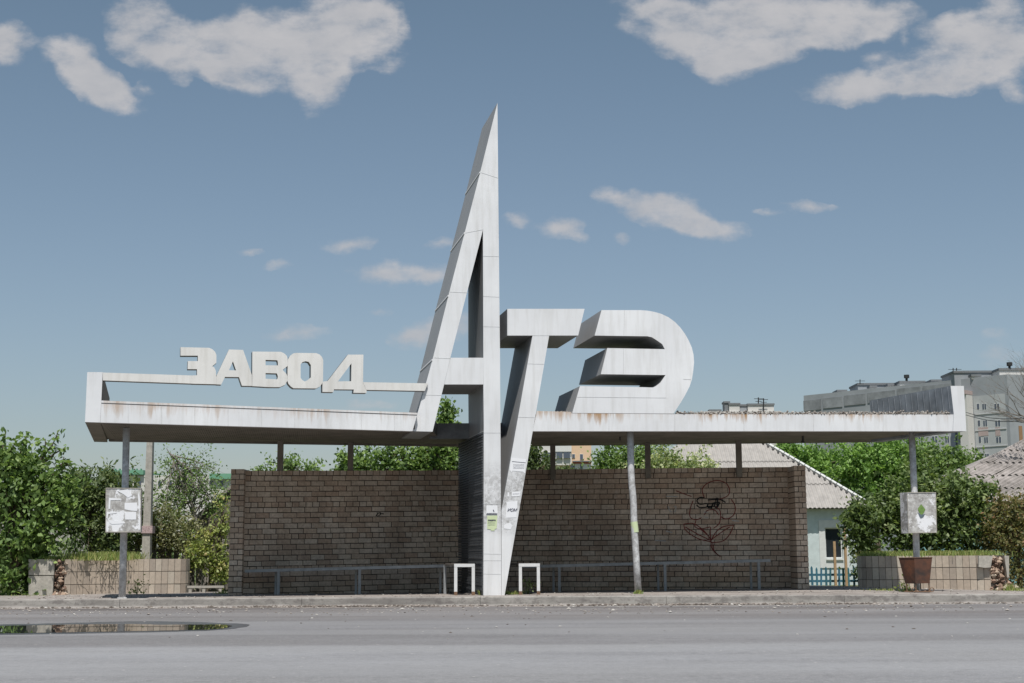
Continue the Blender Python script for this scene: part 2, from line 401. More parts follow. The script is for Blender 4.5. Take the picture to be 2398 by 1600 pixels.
# puddle: a shallow sheet of water with an uneven outline, damp rim round it
def blob_sheet(cx, cy, rx, ry, z, n=60, wob=.1, seed=1):
    rr = random.Random(seed); ph = [rr.uniform(0, 6.28) for _ in range(5)]
    pts = []
    for i in range(n):
        a = 2*math.pi*i/n; w = 1+sum(wob/(k_+1)*math.sin((k_+2)*a+ph[k_]) for k_ in range(5))
        pts.append((cx+rx*w*math.cos(a), cy+ry*w*math.sin(a), z))
    return pts
water, wnt, wb = mat('puddle_water'); wb.inputs['Base Color'].default_value = c4(.035, .04, .042); wb.inputs['Roughness'].default_value = .015; wb.inputs['IOR'].default_value = 1.6
wb.inputs['Specular IOR Level'].default_value = .9
wet = plain('damp_asphalt', c4(.10, .10, .105), .35, .3, 20)
def outline(pts, z, n=5, jit=0.0):
    P_ = smooth_px(pts, n); rr = random.Random(4)
    return [PZ(x+rr.uniform(-1, 1)*jit*8, y+rr.uniform(-1, 1)*jit, z) for x, y in P_]
def smooth_px(P_, n):
    out = []; m_ = len(P_)
    for i in range(m_):
        p0, p1, p2, p3 = [P_[(i+k_) % m_] for k_ in (-1, 0, 1, 2)]
        for j in range(n):
            t_ = j/n; out.append(tuple(.5*((2*p1[c])+(-p0[c]+p2[c])*t_+(2*p0[c]-5*p1[c]+4*p2[c]-p3[c])*t_*t_+(-p0[c]+3*p1[c]-3*p2[c]+p3[c])*t_**3) for c in (0, 1)))
    return out
rim = MB(); rim.prism([outline([(-320, 1470), (-100, 1464), (60, 1461.5), (180, 1459), (300, 1455.5), (420, 1456.5), (520, 1459.5), (585, 1463), (560, 1470), (500, 1476), (380, 1480), (200, 1483.5), (20, 1486.5), (-200, 1489)], .002, jit=.35)], (0, 0, .002)); struct(rim.build('damp_patch', wet))
pd = MB(); pd.prism([outline([(-320, 1473), (-100, 1467.5), (60, 1465), (180, 1463), (300, 1462), (380, 1463.5), (460, 1463), (532, 1463.5), (538, 1468), (500, 1474), (380, 1477.5), (200, 1480.5), (20, 1483.5), (-200, 1486)], .006, jit=.3)], (0, 0, .002)); struct(pd.build('puddle', water))
# gutter grit
gr = MB()
for _ in range(2600):
    x = random.uniform(-9.5, 10.5); y = KY-abs(random.gauss(0, .12))-.01
    if random.random() < .35: y = KY-random.uniform(0, 3.5)
    rr_ = random.choice([.006, .008, .011, .016]) if random.random() < .97 else .028
    gr.lump((x, y, rr_*.4), rr_, 0, random.random(), (1.2, 1, .6))
for _ in range(900):
    px = random.choice([random.uniform(560, 1020), random.uniform(1380, 2060), random.uniform(0, 2398)]); x = XY(px, KY-.1, 1410)
    gr.lump((x, KY-.03-abs(random.gauss(0, .05)), .012), random.choice([.012, .018, .026]), 0, random.random()**2*.5, (1.5, 1, .8))
for _ in range(160):
    gr.lump((random.uniform(-9, 10), random.uniform(14, 23.6), .004), random.choice([.007, .010, .015]), 0, random.choice([.05, .95, 1.0]), (1.4, 1, .5))
tag(gr.build('gutter_grit', 'crumbs'), 'small stones and crumbs of asphalt along the kerb', 'grit', kind='stuff')
gp = MB()
for _ in range(900):
    x = random.uniform(-9, 10); y = random.uniform(KY+.1, 28)
    rr_ = random.choice([.008, .012, .018]); gp.lump((x, y, G(x, y)+rr_*.3), rr_, 0, random.random(), (1.2, 1, .5))
tag(gp.build('pavement_crumbs', 'crumbs'), 'crumbs of stone and litter scattered on the pavement', 'grit', kind='stuff')

# ------------------------------------------------------------------ the shelter with its giant letters
YF = 25.0
H = PY(1250, 1010, YF).z
vpd = ray(520, 1306.5); D = Vector((vpd.x/vpd.y, 1, 0))*1.5625
shelter = thing('bus_shelter', 'white bus shelter with giant letters and a pointed tower-like A above its flat roof', 'bus shelter', (PY(1150, 1300, 26).x, 26, G(0, 26)))
def AF(pts, off=0.0): return [PY(x, y, YF)+Vector((0, off, 0)) for x, y in pts]
gb = G(0, 25)-.03
def low(p): p = Vector(p); p.z = gb; return p
def seam(mb, a, b, w=.006, nrm=Vector((0, -1, 0)), pr=.0025, m=1):
    a = Vector(a); b = Vector(b); d = (b-a).normalized(); s2 = d.cross(nrm).normalized()*w
    mb.hexa([a-s2-nrm*.002, a+s2-nrm*.002, b+s2-nrm*.002, b-s2-nrm*.002], [a-s2+nrm*pr, a+s2+nrm*pr, b+s2+nrm*pr, b-s2+nrm*pr], m)
# --- letter A
outer = AF([(1165, 241), (1168, 560), (1171, 840), (1173, 1180)])+[low(PY(1174, 1385, YF)), low(PY(1132, 1385, YF))]+AF([(1133, 1000), (1132, 900.5), (1040, 900.5), (1013, 1011), (966, 1010), (978, 968), (1012.7, 843), (1050, 693), (1088, 546), (1124.5, 404)])
hole = AF([(1131, 538), (1132, 838), (1054.6, 838)])
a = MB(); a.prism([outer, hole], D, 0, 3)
for x0_, y0_, x1_, y1_ in [(1125, 404, 1166, 417), (1089, 546, 1131, 538), (1054, 684, 1097, 686), (1131, 694, 1169, 696), (1016, 838, 1055, 840), (1131, 838, 1132, 900), (1133, 1014, 1173, 1014),
                           (1132, 1180, 1173, 1181), (1132, 1297, 1173, 1298), (1132, 1313, 1173, 1313), (1132, 1344, 1173, 1345), (1040, 900, 1055, 838), (1132, 765, 1170, 766), (1131, 600, 1168, 601), (990, 925, 1034, 926)]:
    seam(a, PY(x0_, y0_, YF), PY(x1_, y1_, YF), .0028)
nA = (PY(1050, 693, YF)-PY(1088, 546, YF)).cross(D).normalized()
if nA.x > 0: nA = -nA
for sx_, sy_ in [(1124.5, 404), (1088, 546), (1050, 693), (1012.7, 843)]:
    p = PY(sx_, sy_, YF); seam(a, p, p+D, .012, nA, .012, 0); seam(a, p+Vector((0, 0, -.03)), p+D+Vector((0, 0, -.03)), .008, nA, .004, 2)
for sx_, sy_ in [(1132, 694), (1132, 1010)]:
    p = PY(sx_, sy_, YF); seam(a, p, p+D, .006, Vector((-1, 0, 0)), .003)
a.build('letter_a', ['white_letter', 'seam', 'seam_dark', 'flank_shade'], shelter)
# --- letter T
pT = AF([(1188, 723.5), (1369, 723.5), (1354, 786), (1286, 786)], -.003)+[low(PY(1181, 1385, YF))-Vector((0, .003, 0)), low(PY(1174.6, 1385, YF))-Vector((0, .003, 0))]+AF([(1174.2, 1197), (1247, 786), (1188, 786)], -.003)
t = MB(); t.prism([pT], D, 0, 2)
for x0_, y0_, x1_, y1_ in [(1247, 786, 1286, 786), (1235, 852, 1274, 853), (1213, 977, 1252, 978), (1195, 1078, 1234, 1079)]:
    seam(t, PY(x0_, y0_, YF-.003), PY(x1_, y1_, YF-.003), .003)
t.build('letter_t', ['white_letter', 'seam', 'flank_shade'], shelter)
# --- letter E (Cyrillic)
pE = AF([(1408.6, 726.5), (1500, 726.5), (1516, 727.7), (1534, 731), (1548, 735), (1565, 743), (1580, 753.7), (1593, 767), (1604, 782), (1613, 798), (1620, 814), (1624, 830), (1625.5, 848), (1623, 873), (1620, 890), (1615, 905), (1604, 926.5), (1593.5, 944), (1577, 969),
         (1340, 967.5), (1358, 904.5), (1505, 907), (1529, 907.7), (1537, 904), (1547, 896), (1558.6, 878.5), (1407, 876.5), (1422, 815.5), (1557, 818), (1550.6, 806), (1537, 796.5), (1526.5, 790), (1516, 787.7), (1392.5, 786)], -.002)
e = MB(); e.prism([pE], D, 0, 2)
for x0_, y0_, x1_, y1_ in [(1352, 930, 1560, 932), (1600, 888, 1618, 889), (1460, 817, 1460, 875), (1462, 727, 1461, 785)]:
    seam(e, PY(x0_, y0_, YF-.002), PY(x1_, y1_, YF-.002), .003)
e.build('letter_e', ['white', 'seam', 'flank_shade'], shelter)
# --- roof, left wing
FL = PY(199, 988.5, 23.35); FR = PZ(1013, 1011, H); RL = PZ(220.6, 1035, H); RR0 = PZ(1090, 1047, H)
nW = (FR-FL).cross(Vector((0, 0, 1))).normalized()
def PW(px, py, off=0.0): return PP(px, py, FL, nW)+nW*(-off if nW.y > 0 else off)
inw = Vector((-nW.x, -nW.y, 0)) if nW.y < 0 else Vector((nW.x, nW.y, 0))      # points to the back
DW = inw.normalized()
lf = MB()
fp = [PW(235, 989.5), PW(237.5, 938.5), PW(978, 967.5), PW(966, 1009.8)]
lf.prism([fp], DW*.12)
a0, a1 = PW(237.5, 943.5), PW(976, 971.5)
lf.hexa([a0-DW*.006, a1-DW*.006, PW(977.5, 967)-DW*.006, PW(237.5, 938.2)-DW*.006], [a0+DW*.02, a1+DW*.02, PW(977.5, 967)+DW*.02, PW(237.5, 938.2)+DW*.02], 0)
for i in range(9):
    fx = 300+i*78; ty = lerp(943, 971, (fx-237)/740); by = lerp(990.5, 1009.5, (fx-235)/730)
    seam(lf, PW(fx, ty+1)-DW*.001, PW(fx, by)-DW*.001, .0025, -DW)
seam(lf, PW(237.5, 944.2), PW(976, 972.2), .004, -DW, .004, 2)
M['fascia'] = white_paint('fascia_paint', WH, rust=.55, streak_z=(H-.0, H+.34))
def relz(par, z): return z-ORG[par].z
M['fascia'] = white_paint('fascia_paint', WH, rust=1.0, streak_z=(relz(shelter, H), relz(shelter, H+.33)))
roofL = MB()
Zt = H+.30
ring = [FL+DW*.11+Vector((.26, 0, 0)), FR+DW*.11, Vector((FR.x, 26.6, H)), Vector((PY(1247, 1000, 26.6).x, 26.6, H)), Vector((PY(1247, 1000, 26.6).x, RR0.y, H)), RR0, RL+Vector((.25, 0, 0))]
ring = [Vector((p.x, p.y, H+.045)) for p in ring]
roofL.prism([ring], (0, 0, Zt-H-.06), 0)
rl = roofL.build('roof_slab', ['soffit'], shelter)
lf.build('fascia', ['fascia', 'seam', 'seam_dark'], rl)
# soffit ribs and border
rb = MB(); nrib = 150
for i in range(nrib):
    f_ = (i+.5)/nrib; p0 = FL.lerp(FR, .045+.95*f_)+DW*.14; q0 = RL.lerp(RR0, .055+.83*f_); q0 = p0.lerp(q0, .955)
    z0_, z1_ = H+.030, H+.044
    rb.hexa([Vector((p0.x-.016, p0.y, z0_)), Vector((p0.x+.016, p0.y, z0_)), Vector((p0.x+.016, p0.y, z1_)), Vector((p0.x-.016, p0.y, z1_))],
            [Vector((q0.x-.016, q0.y, z0_)), Vector((q0.x+.016, q0.y, z0_)), Vector((q0.x+.016, q0.y, z1_)), Vector((q0.x-.016, q0.y, z1_))])
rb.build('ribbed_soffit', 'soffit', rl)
bk = MB(); e0, e1 = RL+Vector((.3, -.10, 0)), Vector((PY(1083, 1040, RR0.y).x, RR0.y-.10, H))
bk.hexa([e0, e1, e1+Vector((0, 0, .30)), e0+Vector((0, 0, .30))], [e0+Vector((0, .1, 0)), e1+Vector((0, .1, 0)), e1+Vector((0, .1, .3)), e0+Vector((0, .1, .3))])
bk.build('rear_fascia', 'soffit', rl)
# recessed link beam between the wings
lk = MB(); x0_, x1_ = PY(1006, 1000, 26.5).x, PY(1240, 1000, 26.5).x
lk.box(x0_, x1_, 26.5, 26.59, H-.002, PY(1050, 991.5, 26.5).z)
lk.build('link_beam', 'dark_face', shelter)
# end frame of the left wing
ef = MB(); ef.prism([[PW(199, 988.5, -.004), PW(204.3, 871.5, -.004), PW(240.6, 871.7, -.004), PW(234.6, 989.6, -.004)]], RL-FL, 0, 1)
ef.build('end_wall', ['white', 'soffit'], shelter)
# --- lettering rail
rail = MB()
rail.prism([[PW(240.8, 872.6), PW(449, 879.5), PW(449, 898.5), PW(240.8, 891)]], DW*.17, 0, 1)
rail.build('sign_rail', ['cream', 'dark_face'], shelter); rail = MB()
rail.prism([[PW(850, 895.2), PW(1002, 898), PW(995, 915.8), PW(858, 913.2)]], DW*.17, 0, 1)
rail.build('sign_rail', ['cream', 'dark_face'], shelter)
zA = lambda x, y: (410+x*.09787, 800+y*.09787)
zB = lambda x, y: (630+x*.10213, 800+y*.10213)
LET = {
 'letter_z': ([zA(*p) for p in [(130, 135), (820, 150), (900, 190), (960, 250), (990, 320), (988, 510), (890, 590), (940, 620), (975, 700), (985, 850), (985, 1022), (395, 1008), (395, 812), (525, 808), (525, 662), (300, 660), (305, 468), (545, 468), (545, 338), (130, 338)]], []),
 'letter_a_small': ([zA(*p) for p in [(1290, 190), (1630, 200), (1838, 800), (1842, 1062), (1600, 1058), (1530, 850), (1195, 845), (1105, 1030), (987, 1024), (987, 850), (1000, 800)]], [[zA(*p) for p in [(1385, 475), (1460, 690), (1290, 685)]]]),
 'letter_v': ([(591, 823.5), (657.6, 824), (665.7, 827.6), (671.9, 833.7), (673.6, 840.9), (673.6, 857.2), (661.7, 866.4), (670.9, 875.6), (672.9, 881.7), (672.9, 891.9), (667.8, 901.1), (655.5, 906.7), (630, 906.7), (590.5, 904.4)],
              [[(621.9, 843), (649.4, 843.9), (650.9, 849), (650.9, 856), (621.9, 855.5)], [(621.9, 873.9), (648.4, 874.6), (650.7, 880.7), (650.4, 885.8), (648.4, 888.6), (621.9, 887)]]),
 'letter_o': ([zB(*p) for p in [(430, 420), (480, 330), (550, 275), (620, 260), (1080, 265), (1160, 295), (1220, 360), (1245, 430), (1240, 900), (1220, 960), (1170, 1030), (1080, 1075), (560, 1070), (500, 1030), (440, 960), (422, 900)]],
              [[zB(*p) for p in [(725, 520), (770, 470), (840, 450), (910, 465), (960, 540), (960, 820), (880, 890), (820, 915), (760, 880), (725, 830)]]]),
 'letter_d': ([zB(*p) for p in [(1810, 300), (2165, 300), (2157, 930), (2245, 935), (2235, 1180), (1935, 1175), (1945, 1100), (1490, 1095), (1475, 1160), (1225, 1155), (1225, 920), (1345, 905)]], [[zB(*p) for p in [(1890, 500), (1885, 910), (1580, 915)]]]),
}
for i, (nm, (o_, hs)) in enumerate(LET.items()):
    L = MB(); off = .003+.003*(i % 2)
    L.prism([[PW(*p, -off) for p in o_]]+[[PW(*p, -off) for p in h_] for h_ in hs], DW*(.17+off+.003*(i % 2)+.003), 0, 1)
    L.build({'letter_a_small': 'small_letter_a'}.get(nm, nm), ['cream', 'dark_face'], shelter)  # side faces coloured dark to paint in the shaded edges
# --- right wing
FRr = PZ(2263, 1010, H); RRr = PZ(2072, 1035, H); RLr = PZ(1241, 1044.5, H)
rs_ = MB(); yb = .10
ring = [Vector((PY(1247, 1000, YF).x, YF+yb, 0)), Vector((FRr.x-.15, YF+yb, 0)), RRr+Vector((-.1, 0, 0)), Vector((PY(1247, 1000, 26.6).x+.004, RLr.y, 0))]
ring = [Vector((p.x, p.y, H+.006)) for p in ring]
rs_.prism([ring], (0, 0, .30), 0)
rr = rs_.build('roof_slab', ['soffit', 'roof_gravel'], shelter)
rf = MB()
rf.prism([AF([(1247.5, 1010), (1257, 962.5), (1338, 965), (1338, 968), (1578, 970), (2233, 971), (2231, 1010)], .001)], (0, .10, 0))
for sx_ in [1330, 1426, 1580, 1742, 1905, 2068]: seam(rf, PY(sx_, 968, YF), PY(sx_, 1010, YF), .003)
rf.build('fascia', ['fascia', 'seam'], rr)
fin = MB(); fin.prism([AF([(2226, 904), (2257, 904), (2263, 1010), (2231.5, 1010), (2233.5, 970)], -.001)], RRr-FRr, 0, 1)
for i in range(14):
    f_ = (i+.5)/14; b0 = PY(2226, 906, YF).lerp(PY(2226, 906, YF)+(RRr-FRr), f_); b1 = PY(2233, 970, YF)+(RRr-FRr)*f_
    seam(fin, b0, b1, .010, Vector((-1, 0, 0)), .004, 1)
fin.build('end_wall', ['white', 'finsheet'], shelter)
rre = MB(); p0, p1 = Vector((PY(1247, 1040, RLr.y).x, RLr.y, H)), RRr
rre.hexa([p0, p1, p1+Vector((0, 0, .31)), p0+Vector((0, 0, .31))], [p0+Vector((0, .08, 0)), p1+Vector((0, .08, 0)), p1+Vector((0, .08, .31)), p0+Vector((0, .08, .31))])
rre.build('rear_fascia', 'soffit', rr)
grv = MB()
for i in range(2600):
    px = random.uniform(1585, 2225); p = PY(px, 970, YF); y = YF+abs(random.gauss(.03, .08))
    grv.lump((p.x, y, p.z+random.uniform(0, .03)*random.random()*2), random.choice([.006, .009, .013, .02]), 0, random.random())
for i in range(120):
    px = random.uniform(1262, 1335); p = PY(px, 963.5, YF); grv.lump((p.x, YF+random.uniform(.02, .2), p.z), random.choice([.006, .01]), 0, random.random())
q_ = grv.build('roof_gravel', 'crumbs', rr); q_['kind'] = 'stuff'
hk = MB(); p = PZ(1880, 1022, H); hk.tube([p+Vector((0, 0, .01)), p-Vector((0, 0, .10))], .02, 6)
hk.lump(p-Vector((0, 0, .1)), .035); hk.build('lamp_hook', 'tank', rr)
hk = MB(); p = PZ(1452, 1024, H); hk.tube([p+Vector((0, 0, .01)), p-Vector((0, 0, .06))], .015, 6); hk.build('lamp_hook', 'tank', rr)
# --- ribbed pillar body behind the A leg
pb = MB(); pl = PY(1133, 1100, YF+.06); yb0, yb1 = YF+.07, 27.6
def lx(y): return pl.x+(y-YF)*D.x/D.y+.012
zt = H-.01
pb.hexa([(lx(yb0)+.03, yb0, gb), (lx(yb0)+.27, yb0, gb), (lx(yb0)+.27, yb0, zt), (lx(yb0)+.03, yb0, zt)],
        [(lx(yb1)+.03, yb1, gb), (lx(yb1)+.6, yb1, gb), (lx(yb1)+.6, yb1, zt), (lx(yb1)+.03, yb1, zt)])
z = gb+.02
while z < zt-.03:
    hh = .034; jj = random.uniform(-.004, .004)
    xa, xb = lx(yb0)-.035+jj, lx(yb1)-.035+jj
    pb.hexa([(xa, yb0, z), (xa+.075, yb0, z), (xa+.075, yb0, z+hh*.7), (xa+.004, yb0, z+hh)], [(xb, yb1, z), (xb+.075, yb1, z), (xb+.075, yb1, z+hh*.7), (xb+.004, yb1, z+hh)], 0)
    z += .046
M['pillar_rib'] = plain('pillar_rib', c4(.085, .09, .10), .6, .4, 8)
pb.build('ribbed_pillar', 'pillar_rib', shelter)
# --- columns and short posts
def column(pts, Y, rad, label=None):
    c = MB(); P3 = [PY(x, y, Y) for x, y in pts]
    P3[0].z = H+.02; P3[-1].z = G(P3[-1].x, Y)-.02
    for p in P3: p.y = Y
    c.tube(P3, rad, 14)
    P0 = P3[-1]; c.tube([P0+Vector((0, 0, .0)), P0+Vector((0, 0, .035))], rad*1.35, 14)
    o = c.build('column', 'pipe', shelter, smooth=False)
    for po in o.data.polygons: po.use_smooth = len(po.vertices) == 4
    return o
column([(296, 1008), (293, 1150), (290, 1250), (286, 1398)], 24.17, .058)
column([(1476, 1012), (1477.5, 1095), (1479, 1130), (1483, 1170), (1485, 1230), (1490, 1310), (1495, 1384)], 25.32, .060)
column([(2135, 1015), (2141, 1150), (2145, 1250), (2148, 1380)], 25.5, .058)
for px in (655, 820, 1295, 1518, 1732):
    Yp = float(np.interp(px, [541, 1083, 1240, 1842], [26.9, 28.25, 28.25, 27.3]))+.02
    c = MB(); p = PY(px, 1100, Yp); c.box(p.x-.052, p.x+.052, Yp, Yp+.1, 2.3, H+.05); c.build('roof_post', 'soffit', shelter)
# --- paper notices on the letters
def notice(poly, m, par, marks=(), off=.006, Y=YF, label=None, name='paper_notice', mk='ink'):
    n = MB(); n.prism([[PY(x, y, Y)-Vector((0, off, 0)) for x, y in poly]], (0, .002, 0))
    for (xa, ya, xb, yb_, th) in marks:
        A_, B_ = PY(xa, ya, Y)-Vector((0, off+.001, 0)), PY(xb, yb_, Y)-Vector((0, off+.001, 0))
        seam(n, A_, B_, th/133/2, Vector((0, -1, 0)), .0015, 1)
    o = n.build(name, [m, mk], par)
    if label: lab(o, label)
    return o
LA = [o for o in shelter.children if o.name.startswith('letter_a')][0]; LT = [o for o in shelter.children if o.name.startswith('letter_t')][0]
rr2 = random.Random(5)
def scrib(x0, x1, y, n=1, h=2.0, th=.8):
    out = []
    for i in range(n):
        x = x0
        while x < x1:
            w = rr2.uniform(1.2, 2.4); out.append((x, y+i*3+rr2.uniform(-.4, .4), min(x+w, x1), y+i*3+rr2.uniform(-.4, .4), th)); x += w+rr2.uniform(.5, 1.1)
    return out
notice([(1139, 1184), (1165, 1184), (1165, 1203), (1139, 1203)], 'paper', LA, [(1155, 1194, 1157, 1199, 2), (1139, 1204, 1164, 1204.5, 1.2)]+scrib(1141, 1163, 1202), label='white paper notice pasted above the green one')
notice([(1141, 1208), (1165, 1207.5), (1163, 1238), (1159, 1239), (1158, 1243), (1150, 1243), (1149, 1240), (1141, 1239)], 'paper_green', LA, scrib(1143, 1160, 1218.5, 1, th=1.8)+scrib(1143, 1159, 1224, 3, th=.5), label='pale green paper notice')
notice([(1187, 1176), (1212, 1173), (1209, 1212), (1184, 1213)], 'paper', LT, label='large white paper notice')
notice([(1197, 1072), (1232, 1076), (1229, 1110), (1225, 1105), (1200, 1103), (1198, 1107), (1194, 1101)], 'paper', LT, [(1199, 1081, 1231, 1084, 1)]+scrib(1202, 1228, 1088, 4, th=.6), label='torn white notice high on the stem')
notice([(1189, 1154), (1193, 1153), (1192, 1163), (1188, 1163)], 'paper', LT); notice([(1199, 1152), (1219, 1151), (1218, 1162), (1198, 1163)], 'paper', LT, scrib(1201, 1216, 1157, 1))
notice([(1181, 1229), (1194, 1224), (1200, 1231), (1196, 1240), (1180, 1238)], 'paper', LT)
# slanted bold printed word on the white notice
for tx, px, py, hpx, par, ital in (('ИОМ', 1187.5, 1198, 6.5, LT, .35), ('РАБОТА', 1143, 1220.5, 3.2, LA, 0)):
    cu = bpy.data.curves.new('printed_word', 'FONT'); cu.body = tx; cu.size = hpx/133*1.45; cu.shear = ital; cu.extrude = .0005; cu.offset = .0008; cu.space_character = .95
    tmp = bpy.data.objects.new('printed_word', cu); C.objects.link(tmp)
    dg = bpy.context.evaluated_depsgraph_get(); me = bpy.data.meshes.new_from_object(tmp.evaluated_get(dg)); bpy.data.objects.remove(tmp)
    p = PY(px, py, YF)-Vector((0, .0105, 0))
    me.transform(Matrix.Translation(p-ORG[shelter]) @ Matrix.Rotation(math.pi/2, 4, 'X'))
    me.materials.clear(); me.materials.append(M['ink'])
    o = bpy.data.objects.new('printed_word', me); C.objects.link(o); o.parent = par
# sticker on the bent column
cc = [o for o in shelter.children if o.name.startswith('column')][1]
sn = MB(); pm = PY(1486.5, 1237, 25.32)
P3 = [Vector((PY(1484.5, 1222, 25.32).x, 25.32, PY(1484.5, 1222, 25.32).z)), Vector((PY(1487.5, 1247, 25.32).x, 25.32, PY(1487.5, 1247, 25.32).z))]
sn.tube(P3, .0635, 14, cap=False); lab(sn.build('paper_notice', 'paper_green', cc), 'pale green notice wrapped round the column')

# ------------------------------------------------------------------ brick walls
def brick_wall(name, label, A, B, ztop, thick=.25, piers=(), slope=0.0):
    A = Vector(A); B = Vector(B); d = (B-A); Lh = Vector((d.x, d.y, 0)).length; d = Vector((d.x, d.y, 0)).normalized(); nb = Vector((-d.y, d.x, 0))
    if nb.y < 0: nb = -nb
    base = min(G(A.x, A.y), G(B.x, B.y))-.08
    root = thing(name, label, 'wall', ((A.x+B.x)/2, (A.y+B.y)/2, G((A.x+B.x)/2, A.y)))
    def courses(mb, A, L, dvec, nvec, th, z1, bw=.26, ch=.1, sl=0.0):
        z = z1; row = 0
        core0 = A+nvec*.009
        a_, b_ = core0+dvec*.013, core0+dvec*(L-.013)
        zc = z1-.006; zc2 = zc+sl*L
        mb.hexa([Vector((a_.x, a_.y, base)), Vector((b_.x, b_.y, base)), Vector((b_.x, b_.y, zc2)), Vector((a_.x, a_.y, zc))],
                [Vector((a_.x, a_.y, base))+nvec*(th-.014), Vector((b_.x, b_.y, base))+nvec*(th-.014), Vector((b_.x, b_.y, zc2))+nvec*(th-.014), Vector((a_.x, a_.y, zc))+nvec*(th-.014)], 1)
        while z > base:
            hd = (row % 6 == 0); w = bw/2 if hd else bw
            off = 0 if hd else random.choice([0, .25, .5, .75])*bw if False else (row % 2)*bw/2+(row % 3)*.02
            if L < .5: spans = [(0, L*.64), (L*.64, L)] if row % 2 else [(0, L*.36), (L*.36, L)]
            else: spans = [(-off+w*i_, -off+w*(i_+1)) for i_ in range(int((L+off)/w)+2)]
            for (ua_, ub_) in spans:
                ga = random.uniform(.004, .0085); u0, u1 = max(ua_+ga, 0), min(ub_-ga, L)
                if u1-u0 > .006:
                    zt_, zb_ = z+sl*u0-random.uniform(.004, .009), z+sl*u0-ch+random.uniform(.005, .010)
                    j = random.uniform(-.003, .003); t_ = random.random()
                    if random.random() < .10: t_ = min(1, t_*.3+.75)
                    p, q = A+dvec*u0, A+dvec*u1
                    mb.hexa([Vector((p.x, p.y, zb_))+nvec*j, Vector((q.x, q.y, zb_))+nvec*j, Vector((q.x, q.y, zt_))+nvec*j, Vector((p.x, p.y, zt_))+nvec*j],
                            [Vector((p.x, p.y, zb_))+nvec*(th), Vector((q.x, q.y, zb_))+nvec*(th), Vector((q.x, q.y, zt_))+nvec*(th), Vector((p.x, p.y, zt_))+nvec*(th)], 0, t_)
            z -= ch; row += 1
    w = MB(); courses(w, A, Lh, d, nb, thick, ztop, sl=slope); w.build('brickwork', ['brick', 'mortar'], root)
    for (PA, L, dv, nv, th, z1) in piers:
        m_ = MB(); courses(m_, PA, L, dv, nv, th, z1, .26, .1); m_.build('pier', ['brick', 'mortar'], root)
    return root, d, nb
Al = Vector((PY(571, 1200, 27.0).x, 27.0, 0)); Bl = Vector((PY(1100, 1200, 28.3).x, 28.3, 0))
zl = PY(571, 1102, 27.0).z; zl2 = PY(1083, 1101, 28.3).z
wl, dl, nl = brick_wall('brick_wall', 'left brick back wall under the shelter roof, blank behind a long bench', Al, Bl, zl, slope=(zl2-zl)/(Bl-Al).length,
    piers=[(Vector((PY(538, 1200, 26.85).x, 26.85, 0)), PY(570.5, 1200, 26.85).x-PY(538, 1200, 26.85).x, Vector((1, 0, 0)), Vector((0, 1, 0)), .45, PY(555, 1098, 26.85).z)])
zr = PY(1500, 1096, 28.0).z
Ar = Vector((PY(1180, 1200, 28.4).x, 28.4, 0)); Br = Vector((PY(1856, 1200, 27.55).x, 27.55, 0))
xp = PY(1862, 1200, 26.9).x
zr = PY(1240, 1099.5, 28.35).z; zr2 = PY(1842, 1093, 27.55).z
wr, drr, nrr = brick_wall('brick_wall', 'right brick back wall with red flower graffiti and projecting end pier', Ar, Br, zr, slope=(zr2-zr)/(Br-Ar).length,
    piers=[(Vector((xp, 26.9, 0)), .228, Vector((1, 0, 0)), Vector((0, 1, 0)), .85, PY(1875, 1090, 26.9).z)])
# graffiti on the right wall
nfr = Vector((-nrr.x, -nrr.y, 0))
def WP(px, py, off=.006): return PP(px, py, Ar, nrr)+nfr*off
def stroke(mb, pts, w, m=0):
    P3 = [WP(x, y) for x, y in pts]
    for a_, b_ in zip(P3, P3[1:]):
        if (b_-a_).length > 1e-4: seam(mb, a_, b_, w, nfr, .002, m)
zG = lambda x, y: (1550+x*.16578, 1080+y*.16578)
def smooth_pts(pts, n=6, closed=False):
    out = []; P_ = list(pts); m_ = len(P_)
    for i in range(m_ if closed else m_-1):
        p0, p1, p2, p3 = [P_[(i+k_) % m_] if closed else P_[min(max(i+k_, 0), m_-1)] for k_ in (-1, 0, 1, 2)]
        for j in range(n):
            t_ = j/n
            out.append(tuple(.5*((2*p1[c])+(-p0[c]+p2[c])*t_+(2*p0[c]-5*p1[c]+4*p2[c]-p3[c])*t_*t_+(-p0[c]+3*p1[c]-3*p2[c]+p3[c])*t_**3) for c in (0, 1)))
    out.append(P_[0] if closed else P_[-1]); return out
gf = MB()
for pts, cl in [([(600, 520), (570, 400), (650, 310), (780, 275), (900, 310), (955, 400), (930, 490), (800, 545)], False),
                ([(980, 540), (1035, 640), (1020, 750), (930, 815), (840, 790), (820, 700), (760, 640)], False),
                ([(440, 560), (400, 680), (400, 790), (480, 830), (560, 800)], False), ([(480, 840), (470, 930), (560, 955), (680, 930)], False),
                ([(830, 780), (810, 880), (730, 950)], False), ([(600, 760), (640, 700), (740, 690), (800, 760)], False),
                ([(310, 890), (450, 885), (600, 990), (690, 1110)], False), ([(310, 890), (340, 980), (500, 1090), (690, 1140)], False), ([(330, 930), (520, 1040), (690, 1120)], False), ([(540, 960), (640, 1040), (690, 1110)], False),
                ([(690, 1130), (760, 1010), (860, 930), (1015, 905)], False), ([(1015, 905), (960, 1030), (860, 1130), (700, 1150)], False), ([(700, 1110), (820, 1020), (960, 930)], False), ([(690, 930), (685, 1040), (695, 1150)], False),
                ([(695, 1120), (700, 1210), (750, 1290), (830, 1350)], False), ([(720, 1160), (740, 1270), (820, 1345)], False), ([(200, 420), (330, 470), (420, 500)], False)]:
    stroke(gf, smooth_pts([zG(*p) for p in pts], 6, cl), .0085)
lab(gf.build('graffiti', 'red_paint', wr), 'dark red spray-painted flower outline')
gs = MB()
